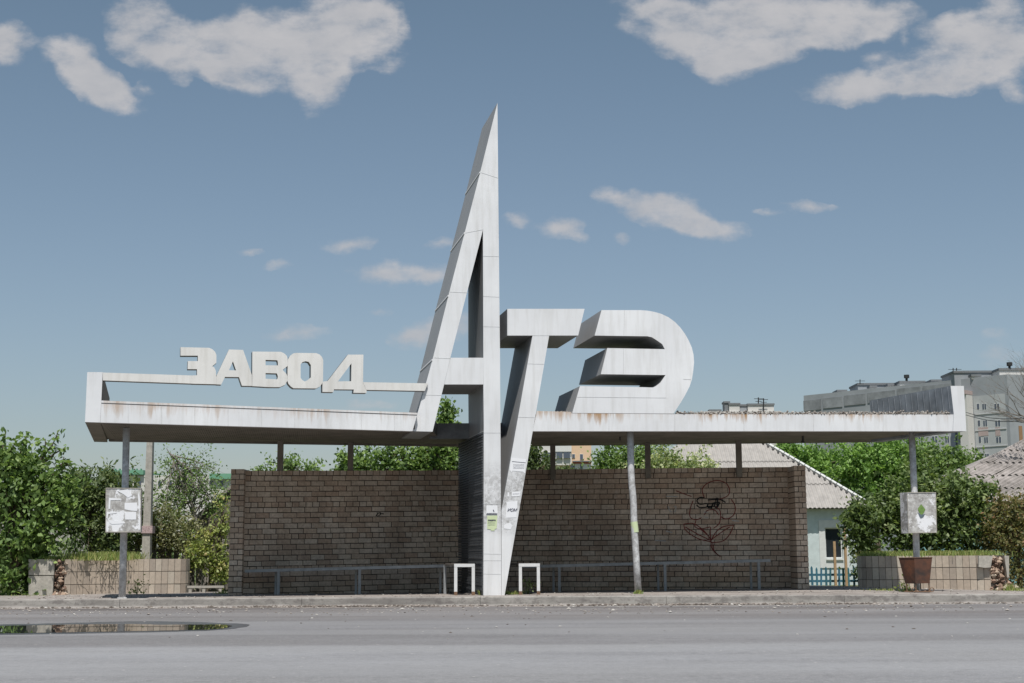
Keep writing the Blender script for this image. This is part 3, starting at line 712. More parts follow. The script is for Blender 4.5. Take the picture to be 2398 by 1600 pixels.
for pts in [[(600, 520), (540, 515), (495, 560), (540, 610), (620, 600), (690, 605), (740, 590)], [(490, 620), (530, 655), (600, 655), (680, 640), (740, 640)], [(650, 550), (780, 540), (840, 550), (900, 585)],
            [(660, 600), (640, 640), (690, 660), (720, 600), (700, 670)], [(720, 600), (800, 620), (760, 660), (740, 590), (820, 590), (770, 640)], [(760, 560), (780, 520), (790, 600)]]:
    stroke(gs, smooth_pts([zG(*p) for p in pts], 5), .012)
lab(gs.build('graffiti', 'black_paint', wr), 'black spray-painted scribble')
gc = MB()
for pts in [[(90, 640), (110, 700), (140, 720)], [(170, 650), (200, 640), (190, 710), (170, 715)], [(60, 500), (140, 500), (220, 505)], [(590, 720), (650, 725)], [(600, 790), (650, 800)], [(990, 840), (1090, 850)], [(60, 990), (150, 1010)], [(-100, 1120), (60, 1130)]]:
    stroke(gc, smooth_pts([zG(*p) for p in pts], 4), .010)
lab(gc.build('graffiti', 'chalk', wr), 'faint pale chalk marks')
gl = MB()
for pts in [[(880, 1209), (885, 1202), (892, 1201), (890, 1206), (886, 1208)], [(893, 1203), (899, 1204)]]:
    P3 = [PP(x, y, Al, nl)-nl*.008 for x, y in pts]
    for a_, b_ in zip(P3, P3[1:]): seam(gl, a_, b_, .009, -nl, .002)
lab(gl.build('graffiti', 'black_paint', wl), 'small black squiggle')

# ------------------------------------------------------------------ benches
def bench(name, label, rail_px, legs_px, white_px, Yb, zs, backward):
    """long bench along the wall plus a white tubular end frame that steps forward"""
    xa, xb = PY(rail_px[0], 1330, Yb).x, PY(rail_px[1], 1330, Yb).x
    root = thing(name, label, 'bench', ((xa+xb)/2, Yb+.15, G((xa+xb)/2, Yb)))
    za, zb = zs
    seat = MB()
    for k_ in range(3):
        y0 = Yb+.04+k_*.105
        seat.hexa([(xa, y0, za-.028), (xb, y0, zb-.028), (xb, y0, zb), (xa, y0, za)], [(xa, y0+.095, za-.028), (xb, y0+.095, zb-.028), (xb, y0+.095, zb), (xa, y0+.095, za)], 0, random.random())
    seat.build('seat', 'old_wood', root)
    fr = MB(); fr.hexa([(xa, Yb, za-.055), (xb, Yb, zb-.055), (xb, Yb, zb-.002), (xa, Yb, za-.002)], [(xa, Yb+.035, za-.055), (xb, Yb+.035, zb-.055), (xb, Yb+.035, zb-.002), (xa, Yb+.035, za-.002)])
    fr.build('seat_frame', 'steel', root)
    for px in legs_px:
        x = PY(px, 1360, Yb).x; zt_ = lerp(za, zb, (x-xa)/(xb-xa))-.056
        l = MB(); l.box(x-.025, x+.025, Yb, Yb+.04, G(x, Yb)-.02, zt_); l.build('leg', 'steel', root)
        l = MB(); l.box(x-.02-.10, x+.02-.10, Yb+.30, Yb+.34, G(x, Yb+.3)-.02, zt_); l.build('leg', 'steel', root)
    wa, wb_ = [PY(p, 1350, 25.25).x for p in white_px]; zt_ = PY(1100, 1320.5, 25.25).z
    w = MB(); w.box(wa, wb_, 25.25, 25.30, zt_-.055, zt_); w.build('end_frame', 'bench_white', root)
    for x in (wa, wb_-.055):
        l = MB(); l.box(x, x+.055, 25.252, 25.298, G(x, 25.25)+.06, zt_-.056); l.box(x-.001, x+.056, 25.251, 25.299, G(x, 25.25)-.01, G(x, 25.25)+.059, 1); l.build('leg', ['bench_white', 'rust_leg'], root)
    ss = MB(); dx = (Yb-25.3)*D.x/D.y
    for k_ in range(3):
        f0, f1 = k_/3+.01, (k_+1)/3-.01
        a0, a1 = lerp(wa, wb_, f0), lerp(wa, wb_, f1)
        ss.hexa([(a0, 25.302, zt_-.03), (a1, 25.302, zt_-.03), (a1, 25.302, zt_-.001), (a0, 25.302, zt_-.001)], [(a0+dx, Yb-.005, zt_-.03), (a1+dx, Yb-.005, zt_-.03), (a1+dx, Yb-.005, zt_-.001), (a0+dx, Yb-.005, zt_-.001)], 0, random.random())
    ss.build('seat', 'old_wood', root)
    return root
bench('bench', 'long low bench in front of the left brick wall, white end frame beside the pillar', (573, 1075), (652, 842, 1042), (1063.5, 1112), 26.45, (PY(573, 1334, 26.45).z, PY(1075, 1321, 26.45).z), True)
bench('bench', 'long low bench below the graffiti, white end frame with a weed under it', (1215, 1805), (1310, 1558, 1778), (1215, 1264.5), 27.0, (PY(1215, 1324, 27.).z, PY(1805, 1309, 27.).z), True)

# ------------------------------------------------------------------ notice boxes
def nbox(label, poly, Y, depth, m, papers, name='notice_box'):
    p = PY((poly[0][0]+poly[2][0])/2, (poly[0][1]+poly[2][1])/2, Y)
    root = thing(name, label, 'notice box', p, 'metal notice boxes fixed to the shelter columns')
    dv = Vector((vpd.x/vpd.y, 1, 0)).normalized()*depth
    P4 = [PY(x, y, Y) for x, y in poly]
    b = MB(); b.prism([P4], dv); b.build('box', m, root)
    rim_ = MB(); c = sum(P4, Vector())/4
    for i in range(4):
        a_, b_ = P4[i], P4[(i+1) % 4]; a2, b2 = a_.lerp(c, .035), b_.lerp(c, .035); o = Vector((0, -.008, 0)); i2 = Vector((0, .002, 0))
        rim_.hexa([a_+o, b_+o, b2+o, a2+o], [a_+i2, b_+i2, b2+i2, a2+i2])
    rim_.build('front_rim', 'concrete', root)
    for poly_, mm in papers: notice(poly_, mm, root, off=.004, Y=Y)
    cl = MB(); cx_ = c.x+dv.x; cl.box(cx_-.09, cx_+.09, Y+depth+.001, Y+depth+.03, c.z-.03, c.z+.03); cl.build('bracket', 'steel', root)
    return root
nbox('grey notice box with torn white papers, on the left column', [(248, 1142.5), (331, 1143), (330, 1246.5), (247, 1247)], 23.88, .28, M['box_a'],
     [([(292, 1178), (321, 1177), (321, 1197), (306, 1196), (292, 1193)], 'paper'), ([(293, 1199), (319, 1199), (319, 1217), (293, 1217)], 'paper'), ([(255, 1166), (283, 1168), (283, 1171), (259, 1172), (258, 1192), (254, 1192)], 'paper'),
      ([(255, 1218), (290, 1221), (294, 1226), (262, 1228), (256, 1224)], 'paper'), ([(275, 1150), (300, 1146), (310, 1160), (300, 1166), (290, 1158)], 'paper'), ([(326, 1152), (329, 1175), (327, 1200), (330, 1240), (326, 1241), (325, 1190), (323, 1160)], 'paper'),
      ([(250, 1199), (272, 1199), (274, 1202), (254, 1204), (252, 1215), (249, 1214)], 'paper')])
nb2 = nbox('flaking grey notice box with green leaf sticker, on the column above the rusty bin', [(2124, 1153), (2191.5, 1153), (2194, 1248), (2127, 1249)], 25.22, .27, M['box_b'], [])
st_ = MB(); zS = lambda x, y: (2050+x*.17855, 1120+y*.17855)
def stick(mb, pts, m, off): mb.prism([[PY(*zS(*p), 25.22)-Vector((0, off, 0)) for p in pts]], (0, .0015, 0), m)
stick(st_, [(600, 340), (655, 410), (625, 470), (600, 480), (570, 450), (555, 400)], 0, .004); stick(st_, [(555, 450), (600, 482), (650, 470), (630, 510), (595, 530), (575, 500)], 1, .0045)
M['leafsticker'] = plain('green_sticker', c4(.20, .34, .08), .6, .5, 20); M['bluesticker'] = plain('slate_sticker', c4(.12, .16, .19), .6)
lab(st_.build('sticker', ['leafsticker', 'bluesticker'], nb2), 'green and slate leaf-shaped sticker')

# ------------------------------------------------------------------ litter bin
YB = 25.0
bp = PY(2160, 1383, YB); bin_ = thing('litter_bin', 'rusty tapered steel litter bin on a low stand by the right planter', 'litter bin', (bp.x, YB+.15, G(bp.x, YB)))
tl, tr_, br_, bl = [PY(x, y, YB) for x, y in ((2141, 1307), (2183, 1306), (2177, 1366), (2144, 1367))]
dv = Vector((-.19, .30, 0)); dv2 = Vector((-.12, .22, 0))
bb = MB(); T4 = [tl, tr_, tr_+dv, tl+dv]; B4 = [bl, br_, br_+dv2, bl+dv2]
for i in range(4): bb.face([T4[i], T4[(i+1) % 4], B4[(i+1) % 4], B4[i]])
bb.face(B4)
ti = [p.lerp(sum(T4, Vector())/4, .06)-Vector((0, 0, .0)) for p in T4]; bi = [p.lerp(sum(B4, Vector())/4, .08)+Vector((0, 0, .02)) for p in B4]
for i in range(4): bb.face([ti[i], ti[(i+1) % 4], bi[(i+1) % 4], bi[i]]); bb.face([T4[i], T4[(i+1) % 4], ti[(i+1) % 4], ti[i]])
bb.face(bi); bb.build('bucket', 'rust', bin_)
rm = MB()
for i in range(4): rm.tube([T4[i], T4[(i+1) % 4]], .008, 6)
rm.build('rim', 'rust', bin_)
gz = G(bp.x, YB)
sd = MB(); zst = bl.z-.02
for (x, y) in [(bl.x+.01, YB+.02), (br_.x-.01, YB+.02), (bl.x-.10, YB+.2), (br_.x-.10, YB+.2)]: sd.tube([(x, y, gz), (x, y, zst+.03)], .009, 6)
sd.tube([(bl.x-.03, YB+.02, gz+.012), (br_.x+.04, YB+.02, gz+.012)], .010, 6); sd.tube([(bl.x-.03, YB+.02, gz+.012), (bl.x-.14, YB+.2, gz+.012)], .008, 5); sd.tube([(bl.x-.14, YB+.2, gz+.012), (br_.x-.08, YB+.2, gz+.012)], .010, 6)
for cx_ in (br_.x+.04, bl.x-.03):
    sd.tube([(cx_+.035*math.cos(a_), YB+.02, gz+.045+.035*math.sin(a_)) for a_ in [i*math.pi/6 for i in range(13)]], .007, 5)
sd.build('stand', 'rust_leg', bin_)
lit = MB()
for _ in range(14): lit.lump((random.uniform(bl.x, br_.x), YB+random.uniform(.03, .2), gz+.02), random.uniform(.015, .03), 0, random.random())
q_ = tag(lit.build('litter', 'rubble'), 'scraps of litter lying under the rusty bin', 'litter', kind='stuff')

# ------------------------------------------------------------------ planters
def planter(name, label, path, ztop, broken, zbase):
    """path: [(px, Y)...] plan curve of the tiled front; broken: px ranges where tiles have fallen off"""
    P_ = smooth_pts([(XY(px, Y, 1350), Y) for px, Y in path], 10)
    root = thing(name, label, 'planter', (P_[len(P_)//2][0], P_[len(P_)//2][1]+.5, zbase))
    seg = [0]
    for a_, b_ in zip(P_, P_[1:]): seg.append(seg[-1]+math.dist(a_, b_))
    def at(s):
        i = max(0, min(len(seg)-2, int(np.searchsorted(seg, s)-1))); f_ = (s-seg[i])/max(seg[i+1]-seg[i], 1e-6)
        a_, b_ = P_[i], P_[i+1]; d_ = Vector((b_[0]-a_[0], b_[1]-a_[1], 0)).normalized(); n_ = Vector((d_.y, -d_.x, 0))
        return Vector((lerp(a_[0], b_[0], f_), lerp(a_[1], b_[1], f_), 0)), n_
    def inb(p): 
        px = 1199+p.x/p.y*F*1.0113
        return any(a_ <= px <= b_ for a_, b_ in broken)
    core = MB(); n = int(seg[-1]/.06)
    for i in range(n):
        p, n1 = at(seg[-1]*i/n); q, n2 = at(seg[-1]*(i+1)/n); 
        rec = .09 if inb(p) else .012
        p, q = p-n1*rec, q-n2*rec
        Z0, Z1 = Vector((0, 0, zbase-.1)), Vector((0, 0, ztop-.004))
        core.hexa([p+Z0, q+Z0, q+Z1, p+Z1], [p-n1*.12+Z0, q-n2*.12+Z0, q-n2*.12+Z1, p-n1*.12+Z1])
    core.build('wall', 'grout', root)
    tl_ = MB(); tw = .128; rows = 3; th = (ztop-zbase+.02)/rows; s = 0; i = 0
    while s < seg[-1]-tw*.5:
        p, n1 = at(s+.0045); q, n2 = at(min(s+tw-.0045, seg[-1]))
        if not inb((p+q)/2) and not -99 < 1199+p.x/p.y*F*1.0113 < 127:
            for r_ in range(rows):
                z0, z1 = zbase-.02+r_*th+.006, zbase-.02+(r_+1)*th-.006
                j = random.uniform(-.004, .004); tt = random.random()
                if 1199+p.x/p.y*F*1.0113 < 305: tt *= .35  # left tiles toned down: a shadow put into their colour
                Z0, Z1 = Vector((0, 0, z0)), Vector((0, 0, z1)); a_, b_ = p+n1*j, q+n2*(j+random.uniform(-.002, .002))
                tl_.hexa([a_+Z0, b_+Z0, b_+Z1, a_+Z1], [a_-n1*.02+Z0, b_-n2*.02+Z0, b_-n2*.02+Z1, a_-n1*.02+Z1], 0, tt)
        s += tw; i += 1
    tl_.build('tiles', 'tile', root)
    rb_ = MB(); s = 0
    while s < seg[-1]:
        p, n1 = at(s)
        if inb(p):
            for _ in range(16): rb_.lump(p-n1*random.uniform(-.01, .09)+Vector((0, 0, random.uniform(zbase, ztop-.05))), random.uniform(.02, .06), 0, random.random())
            for _ in range(3): rb_.lump(p+n1*random.uniform(0, .2)+Vector((0, 0, zbase+random.uniform(0, .06))), random.uniform(.02, .06), 0, random.random())
        s += .045
    if rb_.v: q = rb_.build('exposed_rubble', 'rubble', root); q['kind'] = 'stuff'
    so = MB(); ring = [at(seg[-1]*i/24)[0]-at(seg[-1]*i/24)[1]*.1 for i in range(25)]
    back = [Vector((ring[-1].x*31.0/ring[-1].y, 31.0, 0)), Vector((ring[0].x*31.0/ring[0].y, 31.0, 0))]
    so.prism([[Vector((p.x, p.y, zbase-.05)) for p in ring+back]], (0, 0, ztop-zbase+.02)); so.build('soil', 'soil', root)
    return root, at, seg[-1]
plA, atA, lenA = planter('planter', 'left tiled planter, brick showing where tiles fell off near its left end', [(66, 29.0), (70, 28.65), (100, 28.5), (150, 28.55), (220, 28.9), (290, 29.05), (340, 28.85), (400, 28.8), (436, 29.0), (444, 29.6)], PY(300, 1309, 28.6).z, [(127, 153)], .07)
plB, atB, lenB = planter('planter', 'right tiled planter behind the rusty bin, its right end crumbled', [(2012, 29.0), (2010, 28.4), (2030, 28.0), (2075, 27.9), (2140, 28.05), (2220, 27.8), (2300, 27.5), (2345, 27.6), (2362, 28.1)], PY(2200, 1301, 27.9).z, [(2312, 2358)], PY(2200, 1383, 27.9).z)
sl = MB(); P4 = [PY(x, y, 27.4) for x, y in ((2292, 1302), (2325, 1302), (2320, 1329), (2307, 1330), (2292, 1328))]; sl.prism([P4], (0, .06, 0)); sl.build('loose_slab', 'concrete', plB)
sl = MB(); P4 = [PY(x, y, 27.5) for x, y in ((2352, 1301), (2363, 1302), (2363, 1352), (2359, 1353))]; sl.prism([P4], (0, .3, 0)); sl.build('end_panel', 'concrete', plB)
sl = MB(); P4 = [PY(x, y, 28.4) for x, y in ((67, 1310), (126, 1310), (126, 1347), (67, 1347))]; sl.prism([P4], (0, .05, 0)); P4 = [PY(x, y, 28.4) for x, y in ((67, 1349), (125, 1349), (123, 1396), (67, 1395))]; sl.prism([P4], (0, .05, 0)); sl.build('slab_panel', 'concrete', plA)

# ------------------------------------------------------------------ foliage
def leaf_arrays(blobs, n, size, clump, seed, elong=1.8, hollow=.5, droop=.2, twigs=None, arcs=()):
    """blobs: (x,y,z,rx,ry,rz,weight). Leaf faces gathered into clumps through the crown's volume"""
    rg = np.random.default_rng(seed)
    w = np.array([b[6] for b in blobs], float); w /= w.sum()
    ncl = max(6, int(n/clump)); which = rg.choice(len(blobs), ncl, p=w)
    B = np.array([b[:6] for b in blobs], float)
    d = rg.normal(size=(ncl, 3)); d /= np.linalg.norm(d, axis=1)[:, None]
    rad = (hollow+(1-hollow)*rg.random(ncl)**.6)[:, None]*(1+.20*rg.normal(size=(ncl, 1)))
    cc = B[which, :3]+d*rad*B[which, 3:6]
    spread = (.07+.12*rg.random(ncl))*np.cbrt(np.mean(B[which, 3:6], axis=1)/1.0)**.8
    ctint = rg.random(ncl)
    idx = rg.integers(0, ncl, n)
    pos = cc[idx]+rg.normal(size=(n, 3))*spread[idx][:, None]*np.array([1.1, 1.1, .8])
    ax = rg.normal(size=(n, 3)); ax[:, 2] -= droop; ax /= np.linalg.norm(ax, axis=1)[:, None]
    nn = rg.normal(size=(n, 3)); nn[:, 2] += .8; nn[:, 1] -= .3
    sd = np.cross(ax, nn); sd /= np.linalg.norm(sd, axis=1)[:, None]+1e-9
    up = np.cross(sd, ax)
    if twigs is None: twigs = int(ncl*.16)
    paths = list(arcs)
    for _ in range(twigs):
        i = rg.integers(0, ncl); o_ = (cc[i]-B[which[i], :3])/B[which[i], 3:6]
        if o_[2] < .1: continue
        o_ = o_/np.linalg.norm(o_)+np.array([0, 0, .6]); ln_ = (.35+.45*rg.random())*min(1.3, float(np.mean(B[which[i], 3:6])))
        bend = rg.normal(size=3)*.25*ln_
        paths.append([cc[i]+o_*ln_*f_+bend*f_*f_-np.array([0, 0, .15*ln_*f_*f_]) for f_ in (0, .33, .66, 1)])
    k0 = 0; per = max(8, int(clump*.9))
    for p_ in paths:
        p_ = np.array(p_); m_ = per if p_.shape[0] == 4 else per*2
        if k0+m_ > n//3: break
        f_ = rg.random(m_)*(len(p_)-1.001); ii = f_.astype(int); fr = (f_-ii)[:, None]
        pos[k0:k0+m_] = p_[ii]*(1-fr)+p_[ii+1]*fr+rg.normal(size=(m_, 3))*size*.45; k0 += m_
    L = size*(.6+.8*rg.random(n))[:, None]; W = L/elong*.5
    v = np.empty((n, 4, 3)); v[:, 0] = pos; v[:, 1] = pos+ax*L*.5+sd*W+up*W*.35; v[:, 2] = pos+ax*L; v[:, 3] = pos+ax*L*.5-sd*W+up*W*.35
    t = np.clip(.62*ctint[idx]+.38*rg.random(n), 0, 1)
    return v.reshape(-1, 3), t, cc
def quads_obj(name, v, t, m, parent):
    n = len(v)//4; me = bpy.data.meshes.new(name); org = np.array(ORG.get(parent, Vector((0, 0, 0))))
    v = v-org
    me.vertices.add(len(v)); me.vertices.foreach_set('co', v.ravel().astype(np.float32))
    me.loops.add(n*4); me.loops.foreach_set('vertex_index', np.arange(n*4, dtype=np.int32))
    me.polygons.add(n); me.polygons.foreach_set('loop_start', (np.arange(n)*4).astype(np.int32)); me.polygons.foreach_set('loop_total', np.full(n, 4, np.int32))
    at = me.attributes.new('tint', 'FLOAT', 'FACE'); at.data.foreach_set('value', t.astype(np.float32))
    me.materials.append(M[m]); me.update(); me.validate()
    o = bpy.data.objects.new(name, me); C.objects.link(o)
    if parent: o.parent = parent; ORG[o] = ORG[parent]
    return o
def tree(name, label, cat, Y, blobs_px, n, size, m, base_px=None, base_z=0, clump=26, seed=1, elong=1.8, hollow=.5, trunk_r=.07, limbs=14, bark='bark', group=None, dy=.8, trunkpts=None, arcs_px=()):
    """blobs_px: (px, py, rx_px, ry_px[, dY, weight])"""
    sc = Y/F; bl = []
    for b in blobs_px:
        yy = Y+(b[4] if len(b) > 4 else 0); p = PY(b[0], b[1], yy); rx, rz = b[2]*sc, b[3]*sc
        bl.append((p.x, p.y, p.z, rx, min(rx, rz)*dy if dy < 5 else dy, rz, b[5] if len(b) > 5 else rx*rz))
    bx = PY(base_px if base_px is not None else blobs_px[0][0], 1303, Y).x
    root = thing(name, label, cat, (bx, Y, base_z), group)
    arcs3 = [[PY(x, y, Y) for x, y in smooth_pts(a_, 2)] for a_ in arcs_px]
    v, t, cc = leaf_arrays(bl, n, size, clump, seed, elong, hollow, arcs=[[tuple(p) for p in a_] for a_ in arcs3])
    keep = v.reshape(-1, 4, 3)[:, :, 2].min(axis=1) > base_z-.05
    v = v.reshape(-1, 4, 3)[keep].reshape(-1, 3); t = t[keep]
    quads_obj('crown', v, t, m, root)
    rd = random.Random(seed)
    tk = MB(); top = max(bl, key=lambda b: b[2]); cen = bl[0]
    if trunkpts: main = [PY(x, y, Y) for x, y in trunkpts]; main[0].z = base_z-.05
    else: main = [Vector((bx, Y, base_z-.05)), Vector((lerp(bx, cen[0], .5)+rd.uniform(-.1, .1), Y, lerp(base_z, cen[2], .6))), Vector((cen[0], cen[1], cen[2])), Vector((top[0], top[1], top[2]+top[5]*.5))]
    tk.tube(main, [trunk_r, trunk_r*.8, trunk_r*.55, trunk_r*.15], 8)
    for a_ in arcs3: tk.tube(a_, [trunk_r*.28*(1-.8*i_/len(a_)) for i_ in range(len(a_))], 5)
    for k_ in range(limbs):
        c = Vector(cc[rd.randrange(len(cc))]); f_ = rd.uniform(.3, .95)*(len(main)-1); i = min(int(f_), len(main)-2)
        s0 = main[i].lerp(main[i+1], f_-i)
        mid = s0.lerp(c, .5)+Vector((rd.uniform(-.1, .1), rd.uniform(-.1, .1), rd.uniform(-.05, .12)))
        r0 = trunk_r*.4
        tk.tube([s0, mid, c], [r0, r0*.6, r0*.2], 5)
        for _ in range(2):
            c2 = Vector(cc[rd.randrange(len(cc))])
            if (c2-c).length < 1.2: tk.tube([mid, c2], [r0*.4, r0*.12], 4)
    tk.build('trunk', bark, root)
    return root
tree('leafy_tree', 'tall bright green leafy tree at the far left, beside the left planter', 'tree', 28.6, [(25, 1320, 70, 80), (70, 1205, 80, 85), (10, 1130, 55, 80), (50, 1095, 36, 30, 0, .15), (130, 1155, 50, 55), (85, 1340, 30, 50, .4, .25)], 11000, .12, 'leaf_green', 40, .0, seed=3, trunk_r=.09, elong=1.7, limbs=22,
     arcs_px=[[(60, 1125), (98, 1072), (124, 1040), (137, 1008)], [(70, 1135), (120, 1102), (150, 1085), (174, 1098)], [(40, 1110), (48, 1060), (62, 1024)], [(80, 1105), (104, 1066), (106, 1028)], [(0, 1090), (8, 1040), (14, 1012)], [(90, 1145), (140, 1118), (178, 1128)], [(95, 1090), (128, 1062), (152, 1050)], [(20, 1100), (24, 1060), (34, 1042)], [(110, 1120), (140, 1100), (150, 1070)]])
tree('dark_shrub', 'dark green shrub standing behind the left planter, left of the notice box', 'shrub', 30.4, [(215, 1215, 70, 80), (170, 1180, 55, 60), (275, 1210, 55, 90), (250, 1150, 45, 45), (180, 1135, 30, 30, 0, .1)], 11000, .11, 'leaf_dark', 220, .6, seed=4, elong=2.6, limbs=16)
tree('sparse_tree', 'thin sparse tree with a dark leaning trunk beside the concrete pole', 'tree', 32.4, [(430, 1150, 85, 60, 0, 1), (410, 1085, 60, 40, 0, .35), (470, 1100, 60, 50, 0, .45), (395, 1190, 60, 60, 0, 1.1), (500, 1170, 40, 50, 0, .5)], 4300, .06, 'leaf_green', 470, .0, seed=5, clump=9, hollow=.2, elong=1.8, limbs=46, trunk_r=.05, bark='grey_bark', trunkpts=[(470, 1360), (462, 1225), (430, 1120), (390, 1050)])
tree('climbing_shrub', 'yellow-green shrub growing against the left end of the shelter wall', 'shrub', 30.6, [(522, 1215, 17, 48), (505, 1275, 34, 40), (470, 1300, 30, 30, 0, .2), (515, 1330, 18, 30, 0, .2)], 3000, .075, 'leaf_yellow', 485, .0, seed=6, limbs=14, trunk_r=.04)
tree('olive_shrub', 'dull olive shrub behind the concrete pole', 'shrub', 31.0, [(385, 1235, 45, 65), (430, 1255, 40, 50), (330, 1230, 36, 55)], 4200, .07, 'leaf_olive', 390, .0, seed=7, limbs=14, trunk_r=.04)
G2 = 'trees showing in the gap between wall and roof'
tree('garden_tree', 'small light green treetop in the leftmost gap above the wall', 'tree', 42, [(640, 1120, 55, 40), (700, 1105, 50, 45), (670, 1085, 30, 25, 0, .2), (740, 1100, 25, 20, 0, .1)], 2300, .10, 'leaf_green', 680, -.45, seed=8, group=G2, limbs=14)
tree('garden_tree', 'broad leafy tree over the left wall whose top shows through the tall A', 'tree', 37, [(890, 1095, 80, 45), (990, 1088, 80, 48), (820, 1095, 36, 32, 0, .2), (1050, 1070, 60, 60), (1048, 968, 15, 26, 0, .07), (1030, 1010, 20, 36, 0, .12), (1068, 1000, 9, 10, 0, .02)], 9500, .115, 'leaf_green', 960, -.4, seed=9, group=G2, limbs=24, elong=1.6, hollow=.25)
tree('garden_tree', 'dark green tree between the T stem and the first short roof post', 'tree', 36, [(1258, 1095, 34, 48), (1230, 1085, 30, 50), (1318, 1118, 24, 24, 0, .3)], 3200, .10, 'leaf_dark', 1262, -.3, seed=10, group=G2)
tree('garden_tree', 'dense green tree left of the bent column in the gap', 'tree', 37, [(1440, 1095, 52, 55), (1500, 1088, 50, 48), (1412, 1115, 20, 40)], 6000, .10, 'leaf_green', 1440, -.4, seed=11, group=G2)
tree('garden_tree', 'pale flowering tree in front of the corrugated roof', 'tree', 36, [(1590, 1105, 70, 45), (1560, 1085, 45, 38), (1650, 1100, 45, 30), (1550, 1110, 60, 40)], 5200, .085, 'leaf_pale', 1590, -.35, seed=12, group=G2, hollow=.2)
G3 = 'trees between the houses and the apartment blocks'
tree('garden_tree', 'bright green tree just right of the corrugated house roof', 'tree', 76, [(1880, 1100, 60, 60), (1850, 1065, 45, 35), (1940, 1120, 70, 70)], 12000, .19, 'leaf_bright', 1890, -.45, seed=13, group=G3, limbs=10, trunk_r=.15)
tree('garden_tree', 'bright green tree behind the right column of the shelter', 'tree', 74, [(2050, 1110, 75, 75), (2110, 1090, 70, 70), (2010, 1090, 50, 50)], 14000, .19, 'leaf_bright', 2060, -.45, seed=14, group=G3, limbs=10, trunk_r=.15)
tree('garden_tree', 'olive green tree below the apartment windows, left of the old grey roof', 'tree', 70, [(2190, 1120, 70, 60), (2240, 1100, 45, 45), (2160, 1090, 45, 40)], 11000, .17, 'leaf_green', 2190, -.45, seed=15, group=G3, limbs=10, trunk_r=.15)
tree('leafy_bush', 'large dense green bush growing behind the right planter', 'bush', 30.0, [(2135, 1230, 78, 72), (2200, 1205, 85, 85), (2078, 1195, 32, 42, 0, .3), (2140, 1150, 60, 40), (2270, 1225, 70, 80), (2015, 1235, 35, 60, -.3, .3), (2250, 1160, 50, 40, 0, .5)], 17000, .11, 'leaf_mid', 2150, .5, seed=16, limbs=20, elong=1.9)
tree('reddish_bush', 'bush with reddish tips at the right edge of the photo', 'bush', 29.4, [(2380, 1290, 55, 95), (2350, 1230, 45, 55), (2410, 1200, 40, 50)], 9000, .07, 'leaf_red', 2385, .0, seed=17, limbs=16)
tree('leafy_bush', 'drooping green bush in front of the pale house wall', 'bush', 31.5, [(2022, 1275, 10, 50, 0, 1), (2005, 1195, 18, 18, 0, .4), (2008, 1330, 8, 36, 0, .3)], 600, .085, 'leaf_dark', 2012, .0, seed=18, limbs=10, trunk_r=.03)
# far greenery masses behind the fences
v_, t_, _ = leaf_arrays([(-14+i*3.1, 48+((i*7) % 5), .2, 2.4, 1.6, 1.3, 1) for i in range(7)], 15000, .16, 30, 41)
tag(quads_obj('hedge', v_, t_, 'leaf_dark', None), 'dark overgrown hedge filling the gardens behind the shelter', 'hedge', kind='stuff')
v_, t_, _ = leaf_arrays([(-42+i*5.2, 95+((i*11) % 9), 1.2, 4.5, 3, 2.4+((i*5) % 4)*.4, 1) for i in range(18)]+[(34+i*5.5, 92, 2.4, 4.5, 3, 3.4, 1) for i in range(10)], 30000, .34, 26, 42)
tag(quads_obj('far_trees', v_, t_, 'leaf_green', None), 'distant belt of green treetops beyond the gardens', 'trees', kind='stuff')
# bare tree at the upper right
bt = thing('bare_tree', 'bare leafless tree branches in front of the apartment block, top right', 'tree', (PY(2450, 1303, 48).x, 48, -.45))
tb = MB(); rd = random.Random(9)
def branch(p, d, L, r, depth):
    q = p+d*L; mid = p.lerp(q, .5)+Vector((rd.uniform(-.06, .06), rd.uniform(-.06, .06), rd.uniform(-.03, .06)))*L
    tb.tube([p, mid, q], [r, r*.75, r*.5], 5)
    if depth == 0: return
    for _ in range(3 if depth > 2 else 2):
        nd = (d+Vector((rd.uniform(-.75, .75), rd.uniform(-.5, .5), rd.uniform(-.25, .45)))).normalized()
        branch(mid.lerp(q, rd.uniform(.3, 1)), nd, L*rd.uniform(.55, .8), r*.5, depth-1)
p0 = PY(2470, 1000, 48); base = Vector((p0.x, 48, -.45)); tb.tube([base, p0], [.13, .08], 8)
for tgt in [(2300, 940), (2340, 900), (2380, 860), (2420, 850), (2390, 950), (2310, 970), (2350, 985)]:
    d = PY(*tgt, 48)-p0; branch(p0, d.normalized(), d.length*.5, .034, 4)
tb.build('trunk', 'grey_bark', bt)

def grass_blades(spots, n, h, seed, spread_y=1.2):
    rg = np.random.default_rng(seed); V = []; T = []
    idx = rg.integers(0, len(spots), n); S = np.array(spots)[idx]
    pos = S[:, :3]+np.c_[rg.normal(size=n)*S[:, 3], rg.normal(size=n)*S[:, 4], np.zeros(n)]
    hh = h*(.4+.9*rg.random(n))*S[:, 5]; lean = rg.normal(size=(n, 2))*.35*hh[:, None]; w = .006+.004*rg.random(n); a = rg.random(n)*6.28
    dx = np.c_[np.cos(a)*w, np.sin(a)*w, np.zeros(n)]
    v = np.empty((n, 4, 3)); v[:, 0] = pos-dx; v[:, 1] = pos+dx; tip = pos+np.c_[lean, hh]; v[:, 2] = tip+dx*.25; v[:, 3] = tip-dx*.25
    return v.reshape(-1, 3), np.clip(rg.random(n), 0, 1)
def sp(px, Y, z, sx, sy, k_): p = PY(px, 1300, Y); return (p.x, Y, z, sx, sy, k_)
zA_ = PY(300, 1309, 28.6).z-.03; zB_ = PY(2200, 1301, 27.9).z-.03
